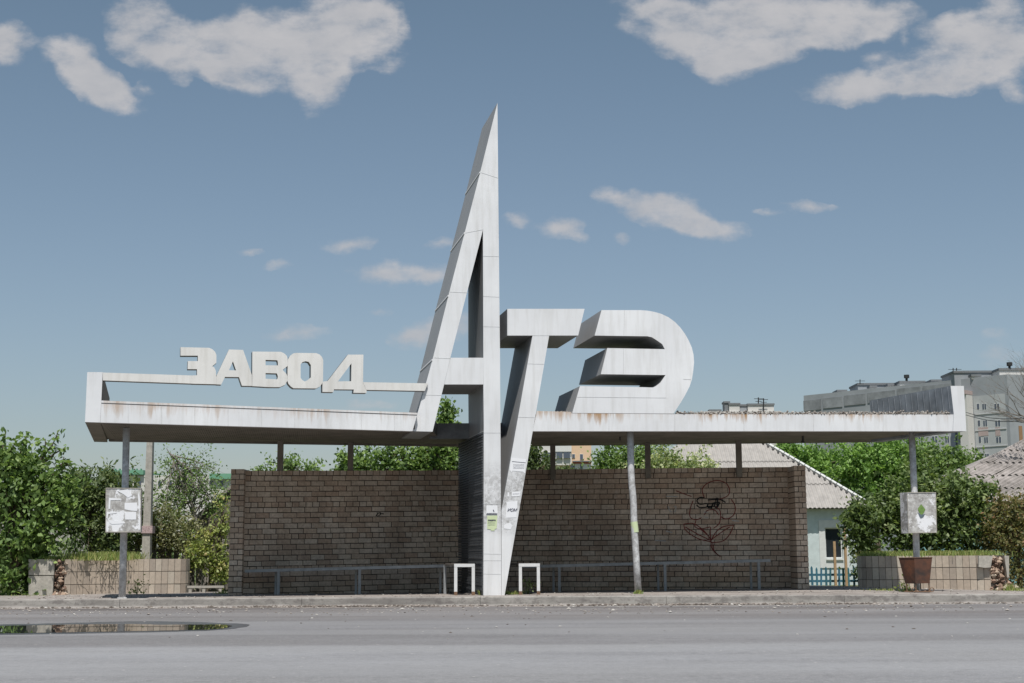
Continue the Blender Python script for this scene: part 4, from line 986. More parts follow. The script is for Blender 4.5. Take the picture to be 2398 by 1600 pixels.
v_, t_ = grass_blades([sp(180+i*16, 29.3, zA_, .12, .35, 1) for i in range(9)]+[sp(100+i*12, 29.1, zA_, .1, .25, .5) for i in range(6)], 4600, .15, 21)
tag(quads_obj('grass', v_, t_, 'grass', None), 'tufts of grass growing on top of the left planter', 'grass', kind='stuff')
v_, t_ = grass_blades([sp(2040+i*18, 28.8, zB_, .13, .35, 1 if i != 4 else .4) for i in range(16)], 6500, .105, 22)
tag(quads_obj('grass', v_, t_, 'grass', None), 'strip of grass growing on top of the right planter', 'grass', kind='stuff')
v_, t_ = grass_blades([sp(2065, 26.2, .16, .2, .15, .25), sp(2120, 25.4, .13, .05, .06, .6), sp(2380, 27.0, .1, .2, .1, .5), sp(1190, 25.3, .15, .09, .05, .4), sp(1492, 25.25, .15, .03, .03, .4), sp(60, 27.5, .06, .3, .3, .5), sp(525, 27.9, .1, .06, .06, .5), sp(2362, 27.2, .1, .06, .08, .9), sp(1128, 25.3, .15, .02, .03, .5)], 1500, .14, 23)
tag(quads_obj('grass', v_, t_, 'grass', None), 'little grass tufts sprouting from cracks in the pavement', 'grass', kind='stuff')
def weed(px, Y, hpx, label, seed, m='leaf_yellow', n=70):
    p = PY(px, 1380, Y); gz_ = G(p.x, Y); h = hpx*Y/F
    root = thing('weed', label, 'weed', (p.x, Y, gz_)); rg = random.Random(seed); stm = MB()
    for _ in range(4): stm.tube([(p.x+rg.uniform(-.02, .02), Y, gz_), (p.x+rg.uniform(-.08, .08), Y+rg.uniform(-.04, .04), gz_+h*rg.uniform(.7, 1))], [.005, .002], 5)
    v, t, _ = leaf_arrays([(p.x, Y, gz_+h*.5, h*.28, h*.25, h*.48, 1)], n, .055, 6, seed, hollow=.1)
    stm.build('stem', 'leaf_dark', root); quads_obj('leaves', v, t, m, root); return root
weed(322, 27.6, 36, 'leafy weed growing at the foot of the left planter', 31, n=90)
weed(1237, 25.6, 32, 'leafy weed growing under the white bench end, right of the T', 32, 'leaf_dark', n=80)
weed(2120, 25.6, 20, 'small weed at the left foot of the rusty bin', 33, n=45)

# ------------------------------------------------------------------ pole, fences, sundries behind
up = thing('utility_pole', 'square concrete utility pole behind the left planter', 'pole', (PY(345, 1300, 30).x, 30, .0))
PT = PY(345, 1000, 30).z; u = MB(); xa, xb = PY(336, 1200, 30).x, PY(353.5, 1200, 30).x
u.hexa([(xa-.02, 30, 0), (xb+.01, 30, 0), (xb+.01, 30.18, 0), (xa-.02, 30.18, 0)], [(xa+.02, 30, PT), (xb-.02, 30, PT), (xb-.02, 30.15, PT), (xa+.02, 30.15, PT)]); u.build('shaft', 'concrete', up)
rg_ = MB(); zz = PY(345, 1241, 30).z; rg_.box(xa-.03, xb+.05, 29.97, 30.2, zz-.07, zz+.08); M['pinkrag'] = plain('pale_pink_tape', c4(.60, .45, .44), .8, .5, 30); rg_.build('tape_band', 'pinkrag', up)
def boards(name, label, cat, px0, px1, Y, ztops, zb, bw, gap, m, post_every=9, pick=False, zoff=0):
    xa, xb = PY(px0, 1300, Y).x, PY(px1, 1300, Y).x
    root = thing(name, label, cat, ((xa+xb)/2, Y, zb)); x = xa; i = 0; rg = random.Random(int(px0))
    while x < xb:
        z1 = rg.uniform(*ztops); b = MB(); w = bw*rg.uniform(.9, 1.1); ln = rg.uniform(-.02, .02)
        if pick: b.prism([[(x+w, Y, zb), (x, Y, zb), (x+ln, Y, z1-.04), (x+ln+w/2, Y, z1), (x+ln+w, Y, z1-.04)]], (0, .02, 0), t=rg.random())
        else: b.hexa([(x, Y, zb), (x+w, Y, zb), (x+w, Y+.02, zb), (x, Y+.02, zb)], [(x+ln, Y, z1), (x+w+ln, Y, z1+rg.uniform(-.03, .03)), (x+w+ln, Y+.02, z1), (x+ln, Y+.02, z1)], t=rg.random())
        b.build('picket' if pick else 'board', m, root)
        x += bw+gap*rg.uniform(.6, 1.5); i += 1
    r_ = MB()
    for z in ((zb+.12, ztops[0]-.14)): r_.box(xa, xb, Y+.021, Y+.06, z-.025, z+.025, t=.3)
    r_.build('rail', m, root); return root
boards('picket_fence', 'low blue picket fence in front of the pale house', 'fence', 1886, 2016, 31.5, (PY(1950, 1331, 31.5).z, PY(1950, 1325, 31.5).z), PY(1950, 1374, 31.5).z, .042, .058, 'blue_paint', pick=True)
boards('board_fence', 'weathered grey board fence behind the left planter', 'fence', 296, 545, 31.3, (PY(400, 1275, 31.3).z, PY(400, 1258, 31.3).z), -.02, .12, .05, 'old_wood')
for px, yt, lbl in ((1953, 1268, 'shorter yellow wooden stake standing by the picket fence'), (1977, 1236, 'taller yellow wooden stake standing by the picket fence')):
    w_ = MB(); p = PY(px, yt, 31.3); w_.box(p.x-.026, p.x+.026, 31.26, 31.31, -.02, p.z); tag(w_.build('wooden_stake', 'new_wood'), lbl, 'stake')
lr = thing('low_rail', 'low concrete rail between the left planter and the brick wall', 'rail', (PY(484, 1380, 29).x, 29, .03))
l = MB(); xa, xb = PY(438, 1380, 29).x, PY(524, 1380, 29).x; z1 = PY(480, 1372, 29).z; l.box(xa, xb, 29, 29.08, z1-.045, z1); l.build('rail', 'concrete', lr)
for px in (445, 477, 515):
    x = PY(px, 1380, 29).x; l = MB(); l.box(x-.03, x+.03, 29.01, 29.07, -.02, z1-.046 if px != 477 else z1-.046); l.build('post', 'concrete', lr)
# shed behind the wall's left end
sh = thing('shed', 'weathered grey shed roof edge sloping up behind the left end of the wall', 'shed', (PY(540, 1303, 33).x, 33, -.02))
b = MB(); A_, B_ = PY(428, 1243, 33), PY(580, 1110, 33)
b.hexa([A_, B_, B_+Vector((0, 0, .09)), A_+Vector((0, 0, .09))], [A_+Vector((0, 3, 0)), B_+Vector((0, 3, 0)), B_+Vector((0, 3, .09)), A_+Vector((0, 3, .09))], t=.8); b.build('roof', 'old_wood', sh)
b = MB(); b.prism([[Vector((A_.x+.35, 33.1, -.4)), Vector((B_.x, 33.1, -.4)), Vector((B_.x, 33.1, B_.z-.02)), Vector((A_.x+.35, 33.1, A_.z+.28))]], (0, 2.7, 0), t=0); b.build('wall', 'old_wood', sh)

# ------------------------------------------------------------------ houses
HY = 60.0
def corr_roof(name, parent, E0, E1, up0, up1, m, pitch=.18, amp=.028, rows=3, hipL=True, hipR=True, jit=0, skew=0):
    """corrugated slope between eave E0-E1 and ridge up0-up1"""
    E0, E1, U0, U1 = map(Vector, (E0, E1, up0, up1)); mb = MB()
    ed = (E1-E0); L = ed.length; ed.normalize()
    upv = ((U0+U1)/2-(E0+E1)/2); upv = upv-ed*upv.dot(ed); Hs = upv.length; upv.normalize(); nrm = ed.cross(upv).normalized()
    if nrm.y > 0: nrm = -nrm
    a0, a1 = (U0-E0).dot(ed), (U1-E0).dot(ed)
    if not skew:
        def vmax(u):
            if u < a0: return Hs*u/max(a0, 1e-3)
            if u > a1: return Hs*(L-u)/max(L-a1, 1e-3)
            return Hs
    else:
        def vmax(u): return Hs
    per = 6; nu = int(L/pitch*per)
    for j in range(rows):
        v0, v1 = Hs*j/rows, Hs*(j+1)/rows
        for i in range(nu):
            ua, ub = L*i/nu, L*(i+1)/nu; q = []
            ha, hb = amp*math.cos(2*math.pi*ua/pitch), amp*math.cos(2*math.pi*ub/pitch)
            ta, tb_ = min(v1, vmax(ua)), min(v1, vmax(ub))
            if ta <= v0 and tb_ <= v0: continue
            ta, tb_ = max(ta, v0), max(tb_, v0)
            lift = .03; jj = 0
            if jit: r__ = random.Random(j*1000+i//(per*2)); jj = r__.uniform(-jit, jit)
            sk = lambda v: skew*v/Hs
            q = [E0+ed*(ua+sk(v0))+upv*(v0-.03+jj)+nrm*(ha+lift), E0+ed*(ub+sk(v0))+upv*(v0-.03+jj)+nrm*(hb+lift), E0+ed*(ub+sk(tb_))+upv*tb_+nrm*hb, E0+ed*(ua+sk(ta))+upv*ta+nrm*ha]
            mb.face(q)
            mb.face([p-nrm*.012 for p in q])
    return mb.build(name, m, parent)
h1 = thing('house', 'pale house with a light grey corrugated hip roof behind the right brick wall', 'house', (PY(1800, 1303, HY).x, HY, -.45))
E0, E1 = PY(1380, 1190, HY), PY(2050, 1190, HY); E1.z = E0.z = PY(1900, 1190, HY).z
U1 = PY(1778, 1030, HY+4.2); U0 = Vector((PY(1600, 1030, HY+4.2).x, U1.y, U1.z))
rf1 = corr_roof('roof', h1, E0, E1, U0, U1, 'asb', .185, .026, 3)
sd_ = MB(); bkE0, bkE1 = Vector((E0.x, HY+8.4, E0.z)), Vector((E1.x, HY+8.4, E1.z))
sd_.face([E1, bkE1, U1]); sd_.face([bkE0, E0, U0]); sd_.face([bkE1, bkE0, U0, U1]); sd_.face([E0, E1, bkE1, bkE0]); sd_.build('rear_slope', 'asb', rf1)
cap = MB(); n_ = 22
for i in range(n_):
    a_, b_ = E1.lerp(U1, i/n_), E1.lerp(U1, (i+.86)/n_); cap.tube([a_+Vector((0, -.02, .05)), b_+Vector((0, -.02, .055))], .065, 6, 0)
    g0 = E1.lerp(U1, (i+.8)/n_); cap.lump(g0+Vector((-.10, -.06, -.03)), .07, 1)
cap.tube([U0+Vector((0, 0, .04)), U1+Vector((0, 0, .04))], .09, 6, 0)
cap.build('ridge_cap', ['trim', 'seam_dark'], rf1)
wx0, wx1 = E0.x+.6, PY(2015, 1200, HY+.6).x; wz1 = E0.z-.02; WY = HY+.45
# wall with a real window opening
wl_, wr_, wt_, wb__ = PY(1931, 1230, WY).x, PY(1971.5, 1230, WY).x, PY(1950, 1236, WY).z, PY(1950, 1308, WY).z
w = MB(); w.box(wx0, wl_, WY, WY+.4, -1.4, wz1); w.box(wr_, wx1, WY, WY+.4, -1.4, wz1); w.box(wl_, wr_, WY, WY+.4, wt_, wz1); w.box(wl_, wr_, WY, WY+.4, -1.4, wb__)
w.box(wx0, wx1, WY+7, WY+7.4, -1.4, wz1); w.box(wx1-.4, wx1, WY+.401, WY+6.999, -1.4, wz1)
w.build('wall', 'teal_wall', h1)
fr_ = MB(); ml, mr_, mt, mb_ = PY(1917, 1230, WY).x, PY(1984, 1230, WY).x, PY(1950, 1218, WY).z, PY(1950, 1330, WY).z; y_ = WY-.04
fr_.box(ml, wl_, y_, WY-.001, mb_, mt); fr_.box(wr_, mr_, y_, WY-.001, mb_, mt); fr_.box(wl_, wr_, y_, WY-.001, wt_, mt); fr_.box(wl_, wr_, y_-.06, WY-.001, PY(1950, 1312, WY).z, wb__); fr_.box(wl_, wr_, y_, WY-.001, mb_, PY(1950, 1312, WY).z)
wn = fr_.build('window', 'trim', h1)
ifr = MB(); t_ = .05
ifr.box(wl_, wl_+t_, WY+.1, WY+.15, wb__, wt_); ifr.box(wr_-t_, wr_, WY+.1, WY+.15, wb__, wt_); ifr.box(wl_+t_, wr_-t_, WY+.1, WY+.15, wt_-t_, wt_); ifr.box(wl_+t_, wr_-t_, WY+.1, WY+.15, wb__, wb__+t_)
ifr.build('frame', 'trim', wn)
gl_ = MB(); gl_.box(wl_+t_, wr_-t_, WY+.13, WY+.135, wb__+t_, wt_-t_); gl_.build('pane', 'glass', wn)
# old grey roof at the right
h2 = thing('old_house', 'old house with a crumbling dark grey corrugated roof at the right edge', 'house', (PY(2420, 1303, 46).x, 46, -.45))
e0 = PY(2118, 1176, 46); e1 = PY(2560, 1176, 46); e1.z = e0.z; u0 = PY(2402, 1027, 50)
sk = u0.x-e0.x
corr_roof('roof', h2, e0, e1, (e0.x, u0.y, u0.z), (e1.x, u0.y, u0.z), 'asb_old', .22, .03, 5, jit=.05, skew=sk)
b = MB(); b.box(e0.x+.5, e1.x, 46.5, 46.9, -.6, e0.z-.08); b.build('wall', plain('teal_old_wall', c4(.22, .40, .40), .9), h2)
b = MB(); b.face([(e0.x, 46.03, e0.z-.05), (e0.x, 52, e0.z-.05), (u0.x, u0.y, u0.z-.08)]); b.face([(e0.x, 52, e0.z-.05), (e1.x, 52, e0.z-.05), (e1.x+sk, u0.y, u0.z-.08), (u0.x, u0.y, u0.z-.08)]); b.build('rear_slope', 'asb_old', h2)

# ------------------------------------------------------------------ apartment blocks
def quad_pt(A, B, z): return lambda f, zz: Vector((lerp(A.x, B.x, f), lerp(A.y, B.y, f), zz))
ap = thing('apartment_block', 'long grey panel apartment block with rooftop huts at the right', 'apartment block', (PY(2200, 1303, 270).x, 275, -1))
Cn = PY(2358, 877, 263); Lf = PY(1882, 930, 297); ZT = Cn.z
Rt = Vector((Cn.x+28, Cn.y+7, 0))
dback = Vector((.55, .83, 0))*14
Lf2 = PY(2270, 900, 263+ (2358-2270)/(2358-1882)*34)
w = MB(); ring = [Vector((Lf.x, Lf.y, -2)), Vector((Cn.x, Cn.y, -2)), Vector((Rt.x, Rt.y, -2)), Vector((Rt.x, Rt.y, -2))+dback, Vector((Lf.x, Lf.y, -2))+dback]
w.prism([ring], (0, 0, Lf.z+2-.0 if False else ZT+2)); w.build('wall', 'panel_grey', ap)  # wall grey darkened so the long facade's shade sits in its colour
fd = (Vector((Lf.x, Lf.y, 0))-Vector((Cn.x, Cn.y, 0))); fL = fd.length; fdn = fd.normalized(); fn = Vector((fdn.y, -fdn.x, 0)); fn = fn if fn.y < 0 else -fn
def onF(px, z, out=.0):       # point on the long facade seen at column px
    d = ray(px, 1000); A2 = Vector((Cn.x, Cn.y, 0)); dd = Vector((d.x, d.y, 0)); tt = (A2-Vector((0, 0, 0))).dot(fn)/dd.dot(fn); p = dd*tt
    return Vector((p.x, p.y, z))+fn*out
def zF(px, py): 
    d = ray(px, py); p = onF(px, 0); return CZ+d.z*(p.y/d.y)
def fwin(par, px0, px1, py0, py1, nm='window'):
    z1, z0 = zF((px0+px1)/2, py0), zF((px0+px1)/2, py1); m = MB()
    a_, b_ = onF(px0, z0), onF(px1, z0)
    m.hexa([a_-fn*.3, b_-fn*.3, b_+Vector((0, 0, z1-z0))-fn*.3, a_+Vector((0, 0, z1-z0))-fn*.3], [a_+fn*.05, b_+fn*.05, b_+Vector((0, 0, z1-z0))+fn*.05, a_+Vector((0, 0, z1-z0))+fn*.05], 0)
    o = m.build(nm, 'trim', par)
    n = 2 if px1-px0 > 8 else 1; g_ = MB()
    for k_ in range(n):
        A2, B2 = a_.lerp(b_, (k_+.14)/n), a_.lerp(b_, (k_+.86)/n); h_ = z1-z0
        g_.hexa([A2+Vector((0, 0, h_*.12)), B2+Vector((0, 0, h_*.12)), B2+Vector((0, 0, h_*.9)), A2+Vector((0, 0, h_*.9))], [p+fn*.09 for p in (A2+Vector((0, 0, h_*.12)), B2+Vector((0, 0, h_*.12)), B2+Vector((0, 0, h_*.9)), A2+Vector((0, 0, h_*.9)))])
    g_.build('pane', 'bluewin', o)
for (xa_, xb_) in ((2290, 2297), (2303, 2313), (2331, 2344), (2181, 2195), (2212, 2222), (2245, 2255), (2150, 2160), (2120, 2128), (2088, 2096), (1972, 1986), (1930, 1940)):
    for ya, yb_ in ((944, 961), (983, 1000), (1022, 1039), (1061, 1078)):
        if xa_ < 2260 and ya < 1000: continue
        fwin(ap, xa_, xb_, ya+(0 if xa_ > 2260 else -2), yb_)
def fbox(par, px0, px1, py0, py1, out, m, nm, deep=0.0):
    z1, z0 = zF((px0+px1)/2, py0), zF((px0+px1)/2, py1); b = MB(); a_, b_ = onF(px0, z0), onF(px1, z0); hz_ = Vector((0, 0, z1-z0))
    b.hexa([a_-fn*deep, b_-fn*deep, b_+hz_-fn*deep, a_+hz_-fn*deep], [a_+fn*out, b_+fn*out, b_+hz_+fn*out, a_+hz_+fn*out]); return b.build(nm, m, par)
for xa_, xb_ in ((1884, 1925), (1930, 1975), (1980, 2030), (2035, 2100), (2105, 2160), (2166, 2255)): fbox(ap, xa_, xb_, lerp(931, 893, (xa_-1884)/290)+6, lerp(931, 893, (xa_-1884)/290)+30, .12, 'panel_grey2', 'facade_panel')
M['panel_light'] = plain('panel_light_grey', c4(.46, .475, .48), .9, .18, .3)
fbox(ap, 2283, 2357.4, 925, 1090, .04, 'panel_light', 'facade_panel'); fbox(ap, 2060, 2259, 1012, 1090, .04, 'panel_light', 'facade_panel')
for yy in (967, 1005, 1044): fbox(ap, 2284, 2357, yy, yy+2.2, .15, 'seam', 'joint_band')
fbox(ap, 2262, 2281, 918, 1090, 2.2, 'panel_pale', 'stair_tower'); fbox(ap, 2261.5, 2281.5, 917, 926, 2.5, 'panel_pink', 'tower_cap')
fbox(ap, 2229, 2240, 1011, 1060, .4, 'bluewin', 'stairwell_glazing')
for xa_, xb_ in ((2291, 2314), (2331, 2342)): fbox(ap, xa_, xb_, 1001, 1021, .10, 'panel_pink', 'brick_infill')
# roof huts
def hut(par, px0, px1, py0, py1, Y, dep, m='panel_grey', cap='panel_dark', nm='roof_hut'):
    p0, p1 = PY(px0, py1, Y), PY(px1, py0, Y); b = MB(); b.box(p0.x, p1.x, Y, Y+dep, p0.z, p1.z-.4); b.box(p0.x-.15, p1.x+.15, Y-.2, Y+dep+.2, p1.z-.399, p1.z, 1); return b.build(nm, [m, cap], par)
hut(ap, 2236, 2340, 868, 884+20, 270, 8, 'panel_grey'); hut(ap, 2341, 2440, 862, 884, 266, 8, 'panel_pale')
hut(ap, 2010, 2105, 897, 930, 292, 7, 'panel_grey'); hut(ap, 2108, 2165, 892, 915, 286, 6, 'panel_pale'); hut(ap, 1962, 1982, 913, 930, 294, 4); hut(ap, 2038, 2052, 903, 915, 288, 2, 'panel_pale'); hut(ap, 2080, 2092, 899, 910, 288, 2, 'panel_pale'); hut(ap, 2182, 2203, 889, 905, 282, 4); hut(ap, 2276, 2296, 877, 888, 268, 1.5, 'panel_pale')
for px, yt, yb_, Y in ((2123, 881, 893, 286), (2364, 852, 863, 266)):
    v = MB(); p = PY(px, yb_, Y); q = PY(px, yt, Y); v.tube([p, q], .25, 8); v.tube([q-Vector((0, 0, .4)), q+Vector((0, 0, .25))], .55, 8); v.build('roof_vent', 'tank', ap)
def mast(par, px, yt, yb_, Y, w=.10):
    m = MB(); p, q = PY(px, yb_, Y), PY(px, yt, Y); m.tube([p, q], w, 5); m.tube([q-Vector((1, 0, .3)), q+Vector((1, 0, -.3))], w*.6, 4); m.tube([q-Vector((.7, 0, .9)), q+Vector((.7, 0, -.9))], w*.6, 4); m.build('antenna', 'tank', par)
for px, yt, yb_ in ((2014, 889, 900), (2240, 862, 872), (2232, 862, 875)): mast(ap, px, yt, yb_, 290)
# orange door-like panel on the sunlit end
od = MB(); q0 = Vector((Cn.x, Cn.y, 0)); rdir = (Vector((Rt.x, Rt.y, 0))-q0).normalized(); rn = Vector((rdir.y, -rdir.x, 0)); rn = rn if rn.y < 0 else -rn
a_ = q0+rdir*1.8; b_ = q0+rdir*2.5; zt1, zt0 = PY(2385, 997, 263).z, PY(2385, 1040, 263).z
od.hexa([a_+Vector((0, 0, zt0)), b_+Vector((0, 0, zt0)), b_+Vector((0, 0, zt1)), a_+Vector((0, 0, zt1))], [a_+rn*.1+Vector((0, 0, zt0)), b_+rn*.1+Vector((0, 0, zt0)), b_+rn*.1+Vector((0, 0, zt1)), a_+rn*.1+Vector((0, 0, zt1))]); od.build('balcony_panel', plain('orange_board', c4(.32, .19, .10), .8), ap)
# second distant block behind the roof
a2 = thing('apartment_block', 'distant beige block of which only rooftop huts with antennas show over the roof', 'apartment block', (PY(1750, 1303, 320).x, 320, -1))
b = MB(); p0, p1 = PY(1640, 964, 320), PY(1830, 964, 320); b.box(p0.x, p1.x, 320, 334, -2, p0.z); b.build('wall', 'panel_pale', a2)
hut(a2, 1697, 1708, 940, 966, 321, 3, 'panel_dark'); hut(a2, 1708, 1732, 944, 966, 320.5, 4, 'panel_pale'); hut(a2, 1733, 1751, 947, 966, 322, 4, 'panel_grey'); hut(a2, 1752, 1812, 945, 966, 321, 4, 'panel_pale'); hut(a2, 1662, 1688, 959, 967, 320.5, 2, 'panel_grey')
mast(a2, 1776, 931, 948, 322, .14); mast(a2, 1788, 933, 966, 320, .14)
# orange building in the gap
a3 = thing('apartment_block', 'orange and white apartment building seen in the gap above the right wall', 'apartment block', (PY(1310, 1303, 170).x, 170, -1))
def fb(par, px0, px1, py0, py1, Y, dep, m, nm):
    b = MB(); p0, p1 = PY(px0, py1, Y), PY(px1, py0, Y); b.box(p0.x, p1.x, Y, Y+dep, p0.z, p1.z); return b.build(nm, m, par)
fb(a3, 1232, 1384, 1012, 1310, 170, 12, 'orange', 'wall'); fb(a3, 1232, 1338, 1012, 1090, 169.6, .38, 'panel_pale', 'balcony'); fb(a3, 1300, 1338, 1013, 1058, 169.3, .25, 'trim', 'balcony_front')
for px0, px1, py0, py1 in ((1303, 1317, 1060, 1073), (1320, 1335, 1060, 1073), (1270, 1290, 1060, 1073)):
    fr1 = fb(a3, px0-1, px1+1, py0-1, py1+1, 169.4, .19, 'trim', 'window'); fb(fr1, px0, px1, py0, py1, 169.3, .09, 'bluewin', 'pane')
for px0, px1, py0, py1 in ((1358.5, 1365, 1064, 1076), (1340, 1346, 1064, 1072), (1337, 1346, 1088, 1098), (1359, 1365, 1088, 1098)):
    fr1 = fb(a3, px0-.7, px1+.7, py0-.7, py1+.7, 169.94, .05, 'trim', 'window'); fb(fr1, px0, px1, py0, py1, 169.9, .03, 'bluewin', 'pane')
fb(a3, 1341, 1384.3, 1079, 1081.5, 169.5, .49, 'panel_dark', 'ledge'); fb(a3, 1343, 1384.3, 1081.6, 1086, 169.8, .19, 'redband', 'red_band'); fb(a3, 1336, 1384.2, 1086.1, 1130, 169.96, .03, 'trim', 'ground_floor')
# green roofed building far left
a4 = thing('green_roofed_block', 'distant beige building with a green roof behind the left column', 'building', (PY(380, 1303, 190).x, 190, -1))
fb(a4, 226, 560, 1112, 1310, 190, 14, 'panel_pale', 'wall'); fb(a4, 232, 336, 1101, 1112, 189.5, 15, 'greenroof', 'roof'); fb(a4, 490, 562, 1109, 1122, 189.4, 15, 'greenroof', 'roof')
fb(a4, 262, 290, 1113, 1125, 189.8, .15, 'orange', 'panel')
for i in range(10): fb(a4, 238+i*10, 240.5+i*10, 1097.5, 1101, 189.6, .5, 'greenroof', 'snow_guard')
for i in range(12): fb(a4, 250+i*24, 258+i*24, 1127, 1137, 189.8, .15, 'bluewin', 'window')
# overhead cables
for y0_, y1_, Y in ((966, 962, 70), (972, 969, 70)):
    c = MB(); A_, B_ = PY(2262, y0_, Y+60), PY(2500, y1_, Y)
    pts = [A_.lerp(B_, i/12)-Vector((0, 0, .5*math.sin(math.pi*i/12))) for i in range(13)]; c.tube(pts, .028, 5)
    tag(c.build('overhead_cable', 'tank'), 'upper dark cable crossing in front of the apartment block' if y0_ == 966 else 'lower dark cable crossing in front of the apartment block', 'cable')

# ------------------------------------------------------------------ sky, sun
SUN_EL, SUN_AZ = R(65), R(2)        # azimuth: to the right of straight behind the camera
sdir = Vector((math.sin(SUN_AZ)*math.cos(SUN_EL), -math.cos(SUN_AZ)*math.cos(SUN_EL), math.sin(SUN_EL)))
sl_ = bpy.data.lights.new('sun', 'SUN'); sl_.energy = 4.85; sl_.angle = R(.5); sl_.color = (1, .965, .91)
so_ = bpy.data.objects.new('sun', sl_); C.objects.link(so_); so_.rotation_euler = sdir.to_track_quat('Z', 'Y').to_euler()
wd = bpy.data.worlds.new('World'); scene.world = wd; wd.use_nodes = True; nt = wd.node_tree; nt.nodes.clear(); q = N(nt)
sky = q.n('ShaderNodeTexSky', sky_type='NISHITA'); sky.sun_disc = False; sky.sun_elevation = SUN_EL; sky.sun_rotation = math.atan2(sdir.x, sdir.y)
sky.altitude = 100; sky.air_density = 1.25; sky.dust_density = 1.2; sky.ozone_density = 2.2
hs = q.n('ShaderNodeHueSaturation'); hs.inputs['Saturation'].default_value = .80; hs.inputs['Value'].default_value = 1.0; q.l(sky.outputs[0], hs.inputs['Color'])
geo = q.n('ShaderNodeTexCoord'); sp_ = q.n('ShaderNodeSeparateXYZ'); q.l(geo.outputs['Generated'], sp_.inputs[0])
yy = q.math('MAXIMUM', sp_.outputs[1], .02)
cv = q.n('ShaderNodeCombineXYZ'); q.l(q.math('DIVIDE', sp_.outputs[0], yy), cv.inputs[0]); q.l(q.math('DIVIDE', sp_.outputs[2], yy), cv.inputs[1]); UV = cv.outputs[0]
CL = [  # px, py, rx, ry, rotation deg, weight
 (345, 70, 100, 75, -25, 1), (400, 120, 60, 50, -40, .8), (520, 105, 130, 60, -15, 1), (640, 110, 150, 90, -8, 1.1), (800, 75, 120, 85, 15, 1.1), (880, 60, 60, 85, 10, .8), (760, 190, 60, 75, -10, .8), (600, 45, 40, 50, 0, .5), (560, 160, 90, 40, -20, .6),
 (15, 110, 55, 62, -20, .9), (150, 130, 80, 42, -10, .8), (210, 190, 95, 48, -32, 1), (270, 225, 60, 35, -15, .6), (330, 198, 25, 18, -20, .4),
 (1800, 40, 310, 75, 2, 1.2), (1700, 110, 150, 45, -3, .8), (1765, 140, 100, 40, 5, .9), (1950, 70, 130, 45, 15, .8), (1560, 25, 130, 35, -5, .55),
 (2080, 190, 200, 45, 8, 1), (2210, 150, 170, 60, 12, 1.1), (2350, 130, 110, 60, 15, 1), (2030, 130, 45, 22, 5, .4), (2270, 50, 140, 42, 8, 1), (2095, 85, 14, 26, 0, .3), (2385, 210, 40, 22, 0, .5),
 (1445, 455, 75, 24, -14, .6), (1560, 490, 120, 42, -12, .85), (1660, 525, 100, 28, -10, .7), (1600, 475, 60, 30, 0, .5),
 (1205, 522, 45, 22, -8, .55), (1300, 530, 60, 30, 8, .6), (1350, 555, 26, 13, 0, .3), (1810, 488, 40, 12, 0, .35), (1890, 474, 60, 14, -8, .42), (1450, 560, 25, 14, 0, .2),
 (815, 566, 65, 24, 3, .5), (660, 618, 40, 15, 4, .42), (900, 640, 110, 30, -3, .6), (990, 640, 80, 28, 0, .45), (970, 785, 70, 34, 8, .7), (880, 730, 36, 11, 0, .35), (655, 792, 90, 20, 0, .38), (575, 585, 40, 12, 0, .25), (2360, 840, 70, 40, 10, .35), (2330, 785, 50, 20, 0, .25), (1060, 760, 60, 40, 0, .45), (830, 960, 120, 14, 0, .2), (1030, 575, 50, 12, 0, .3)]
def noiseT(vec, sc, det, ro, lac=2.0):
    n_ = q.n('ShaderNodeTexNoise'); n_.inputs['Scale'].default_value = sc; n_.inputs['Detail'].default_value = det; n_.inputs['Roughness'].default_value = ro; n_.inputs['Lacunarity'].default_value = lac
    q.l(vec, n_.inputs['Vector']); return n_
st = q.n('ShaderNodeMapping'); st.inputs['Scale'].default_value = (1, 1.7, 1); q.l(UV, st.inputs[0]); SV = st.outputs[0]
wv = noiseT(UV, 9, 6, .6)
v1 = q.n('ShaderNodeVectorMath', operation='SUBTRACT'); q.l(wv.outputs['Color'], v1.inputs[0]); v1.inputs[1].default_value = (.5, .5, .5)
v2 = q.n('ShaderNodeVectorMath', operation='MULTIPLY_ADD'); q.l(v1.outputs[0], v2.inputs[0]); v2.inputs[1].default_value = (.06, .04, 0); q.l(UV, v2.inputs[2]); UW = v2.outputs[0]
acc = None
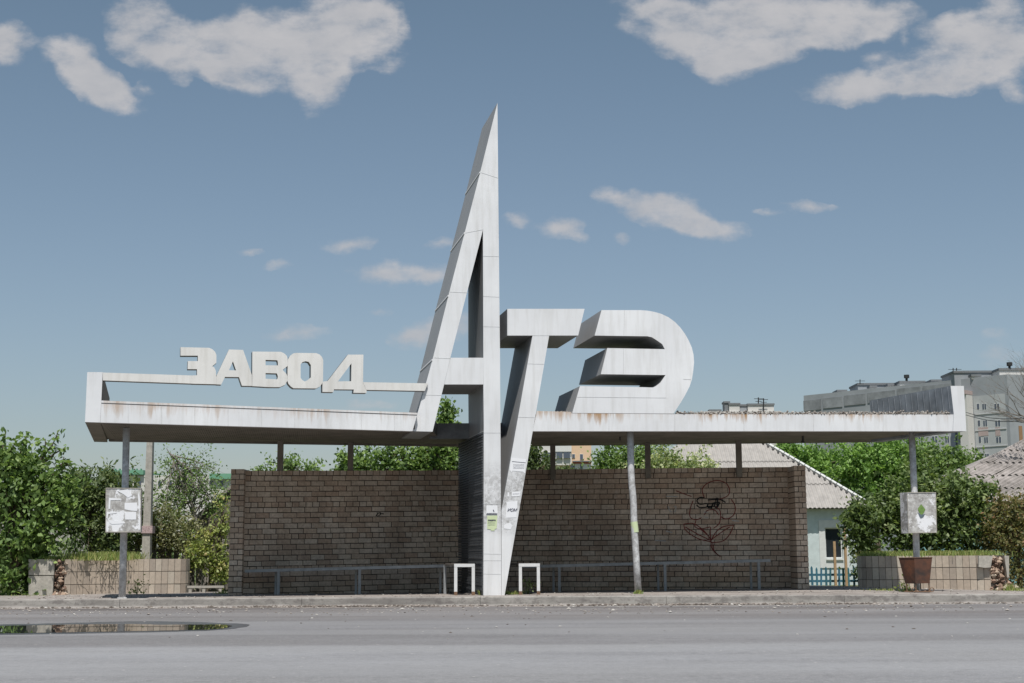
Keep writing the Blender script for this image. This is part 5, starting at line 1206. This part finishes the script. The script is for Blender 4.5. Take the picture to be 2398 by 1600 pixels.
for (px, py, rx, ry, rot, w) in CL:
    d = ray(px, py); d2 = ray(px+rx, py); d3 = ray(px, py+ry); u0_, v0_ = d.x/d.y, d.z/d.y
    mp = q.n('ShaderNodeMapping', vector_type='TEXTURE'); mp.inputs['Location'].default_value = (u0_, v0_, 0); mp.inputs['Rotation'].default_value = (0, 0, R(rot))
    mp.inputs['Scale'].default_value = (abs(d2.x/d2.y-u0_)*1.22, abs(d3.z/d3.y-v0_)*1.22, 1); q.l(UW, mp.inputs[0])
    ln = q.n('ShaderNodeVectorMath', operation='LENGTH'); q.l(mp.outputs[0], ln.inputs[0])
    s1 = q.math('MULTIPLY', q.math('MAXIMUM', q.math('SUBTRACT', 1.0, ln.outputs['Value']), 0.0), w)
    acc = s1 if acc is None else q.math('ADD', acc, s1)
acc = q.math('MINIMUM', acc, .56)
big = noiseT(SV, 14, 3, .5); fin1 = noiseT(SV, 30, 12, .62)
dens = q.math('MULTIPLY', acc, 2.3)
dens = q.math('ADD', dens, q.math('MULTIPLY', q.math('SUBTRACT', big.outputs[0], .5), 2.2))
dens = q.math('ADD', dens, q.math('MULTIPLY', q.math('SUBTRACT', fin1.outputs[0], .5), 2.7))
dens = q.math('MULTIPLY', dens, q.ramp(acc, .0, .07))
mask = q.n('ShaderNodeMapRange', interpolation_type='SMOOTHSTEP'); mask.inputs[1].default_value = .0; mask.inputs[2].default_value = 1.5; q.l(dens, mask.inputs[0])
# paler and greyer cloud patches, picked by noise
n3 = noiseT(SV, 16, 8, .6)
sh_ = q.math('ADD', q.math('MULTIPLY', n3.outputs[0], .75), q.math('MULTIPLY', fin1.outputs[0], .25))
ccol = q.mix(q.ramp(sh_, .34, .64), c4(5.7, 5.8, 6.15), c4(7.3, 7.15, 7.25))
tanel = q.math('DIVIDE', sp_.outputs[2], yy)
el = q.n('ShaderNodeMapRange'); el.inputs[1].default_value = .03; el.inputs[2].default_value = .40; el.inputs[3].default_value = .72; el.inputs[4].default_value = .92; q.l(tanel, el.inputs[0])
tr_ = q.ramp(tanel, .0, .42, c4(1.12, 1.15, 1.25), c4(.87, .985, 1.0))
base_ = q.mix(1.0, hs.outputs[0], tr_, 'MULTIPLY')
fin_ = q.mix(q.math('MULTIPLY', mask.outputs[0], el.outputs[0]), base_, ccol)
bg = q.n('ShaderNodeBackground'); bg.inputs[1].default_value = .078; q.l(fin_, bg.inputs[0])
wo = q.n('ShaderNodeOutputWorld'); q.l(bg.outputs[0], wo.inputs[0])

scene.view_settings.view_transform = 'Standard'; scene.view_settings.look = 'None'; scene.view_settings.gamma = 1; scene.view_settings.exposure = 0
scene.render.engine = 'CYCLES'; scene.render.resolution_x = 1024; scene.render.resolution_y = 683
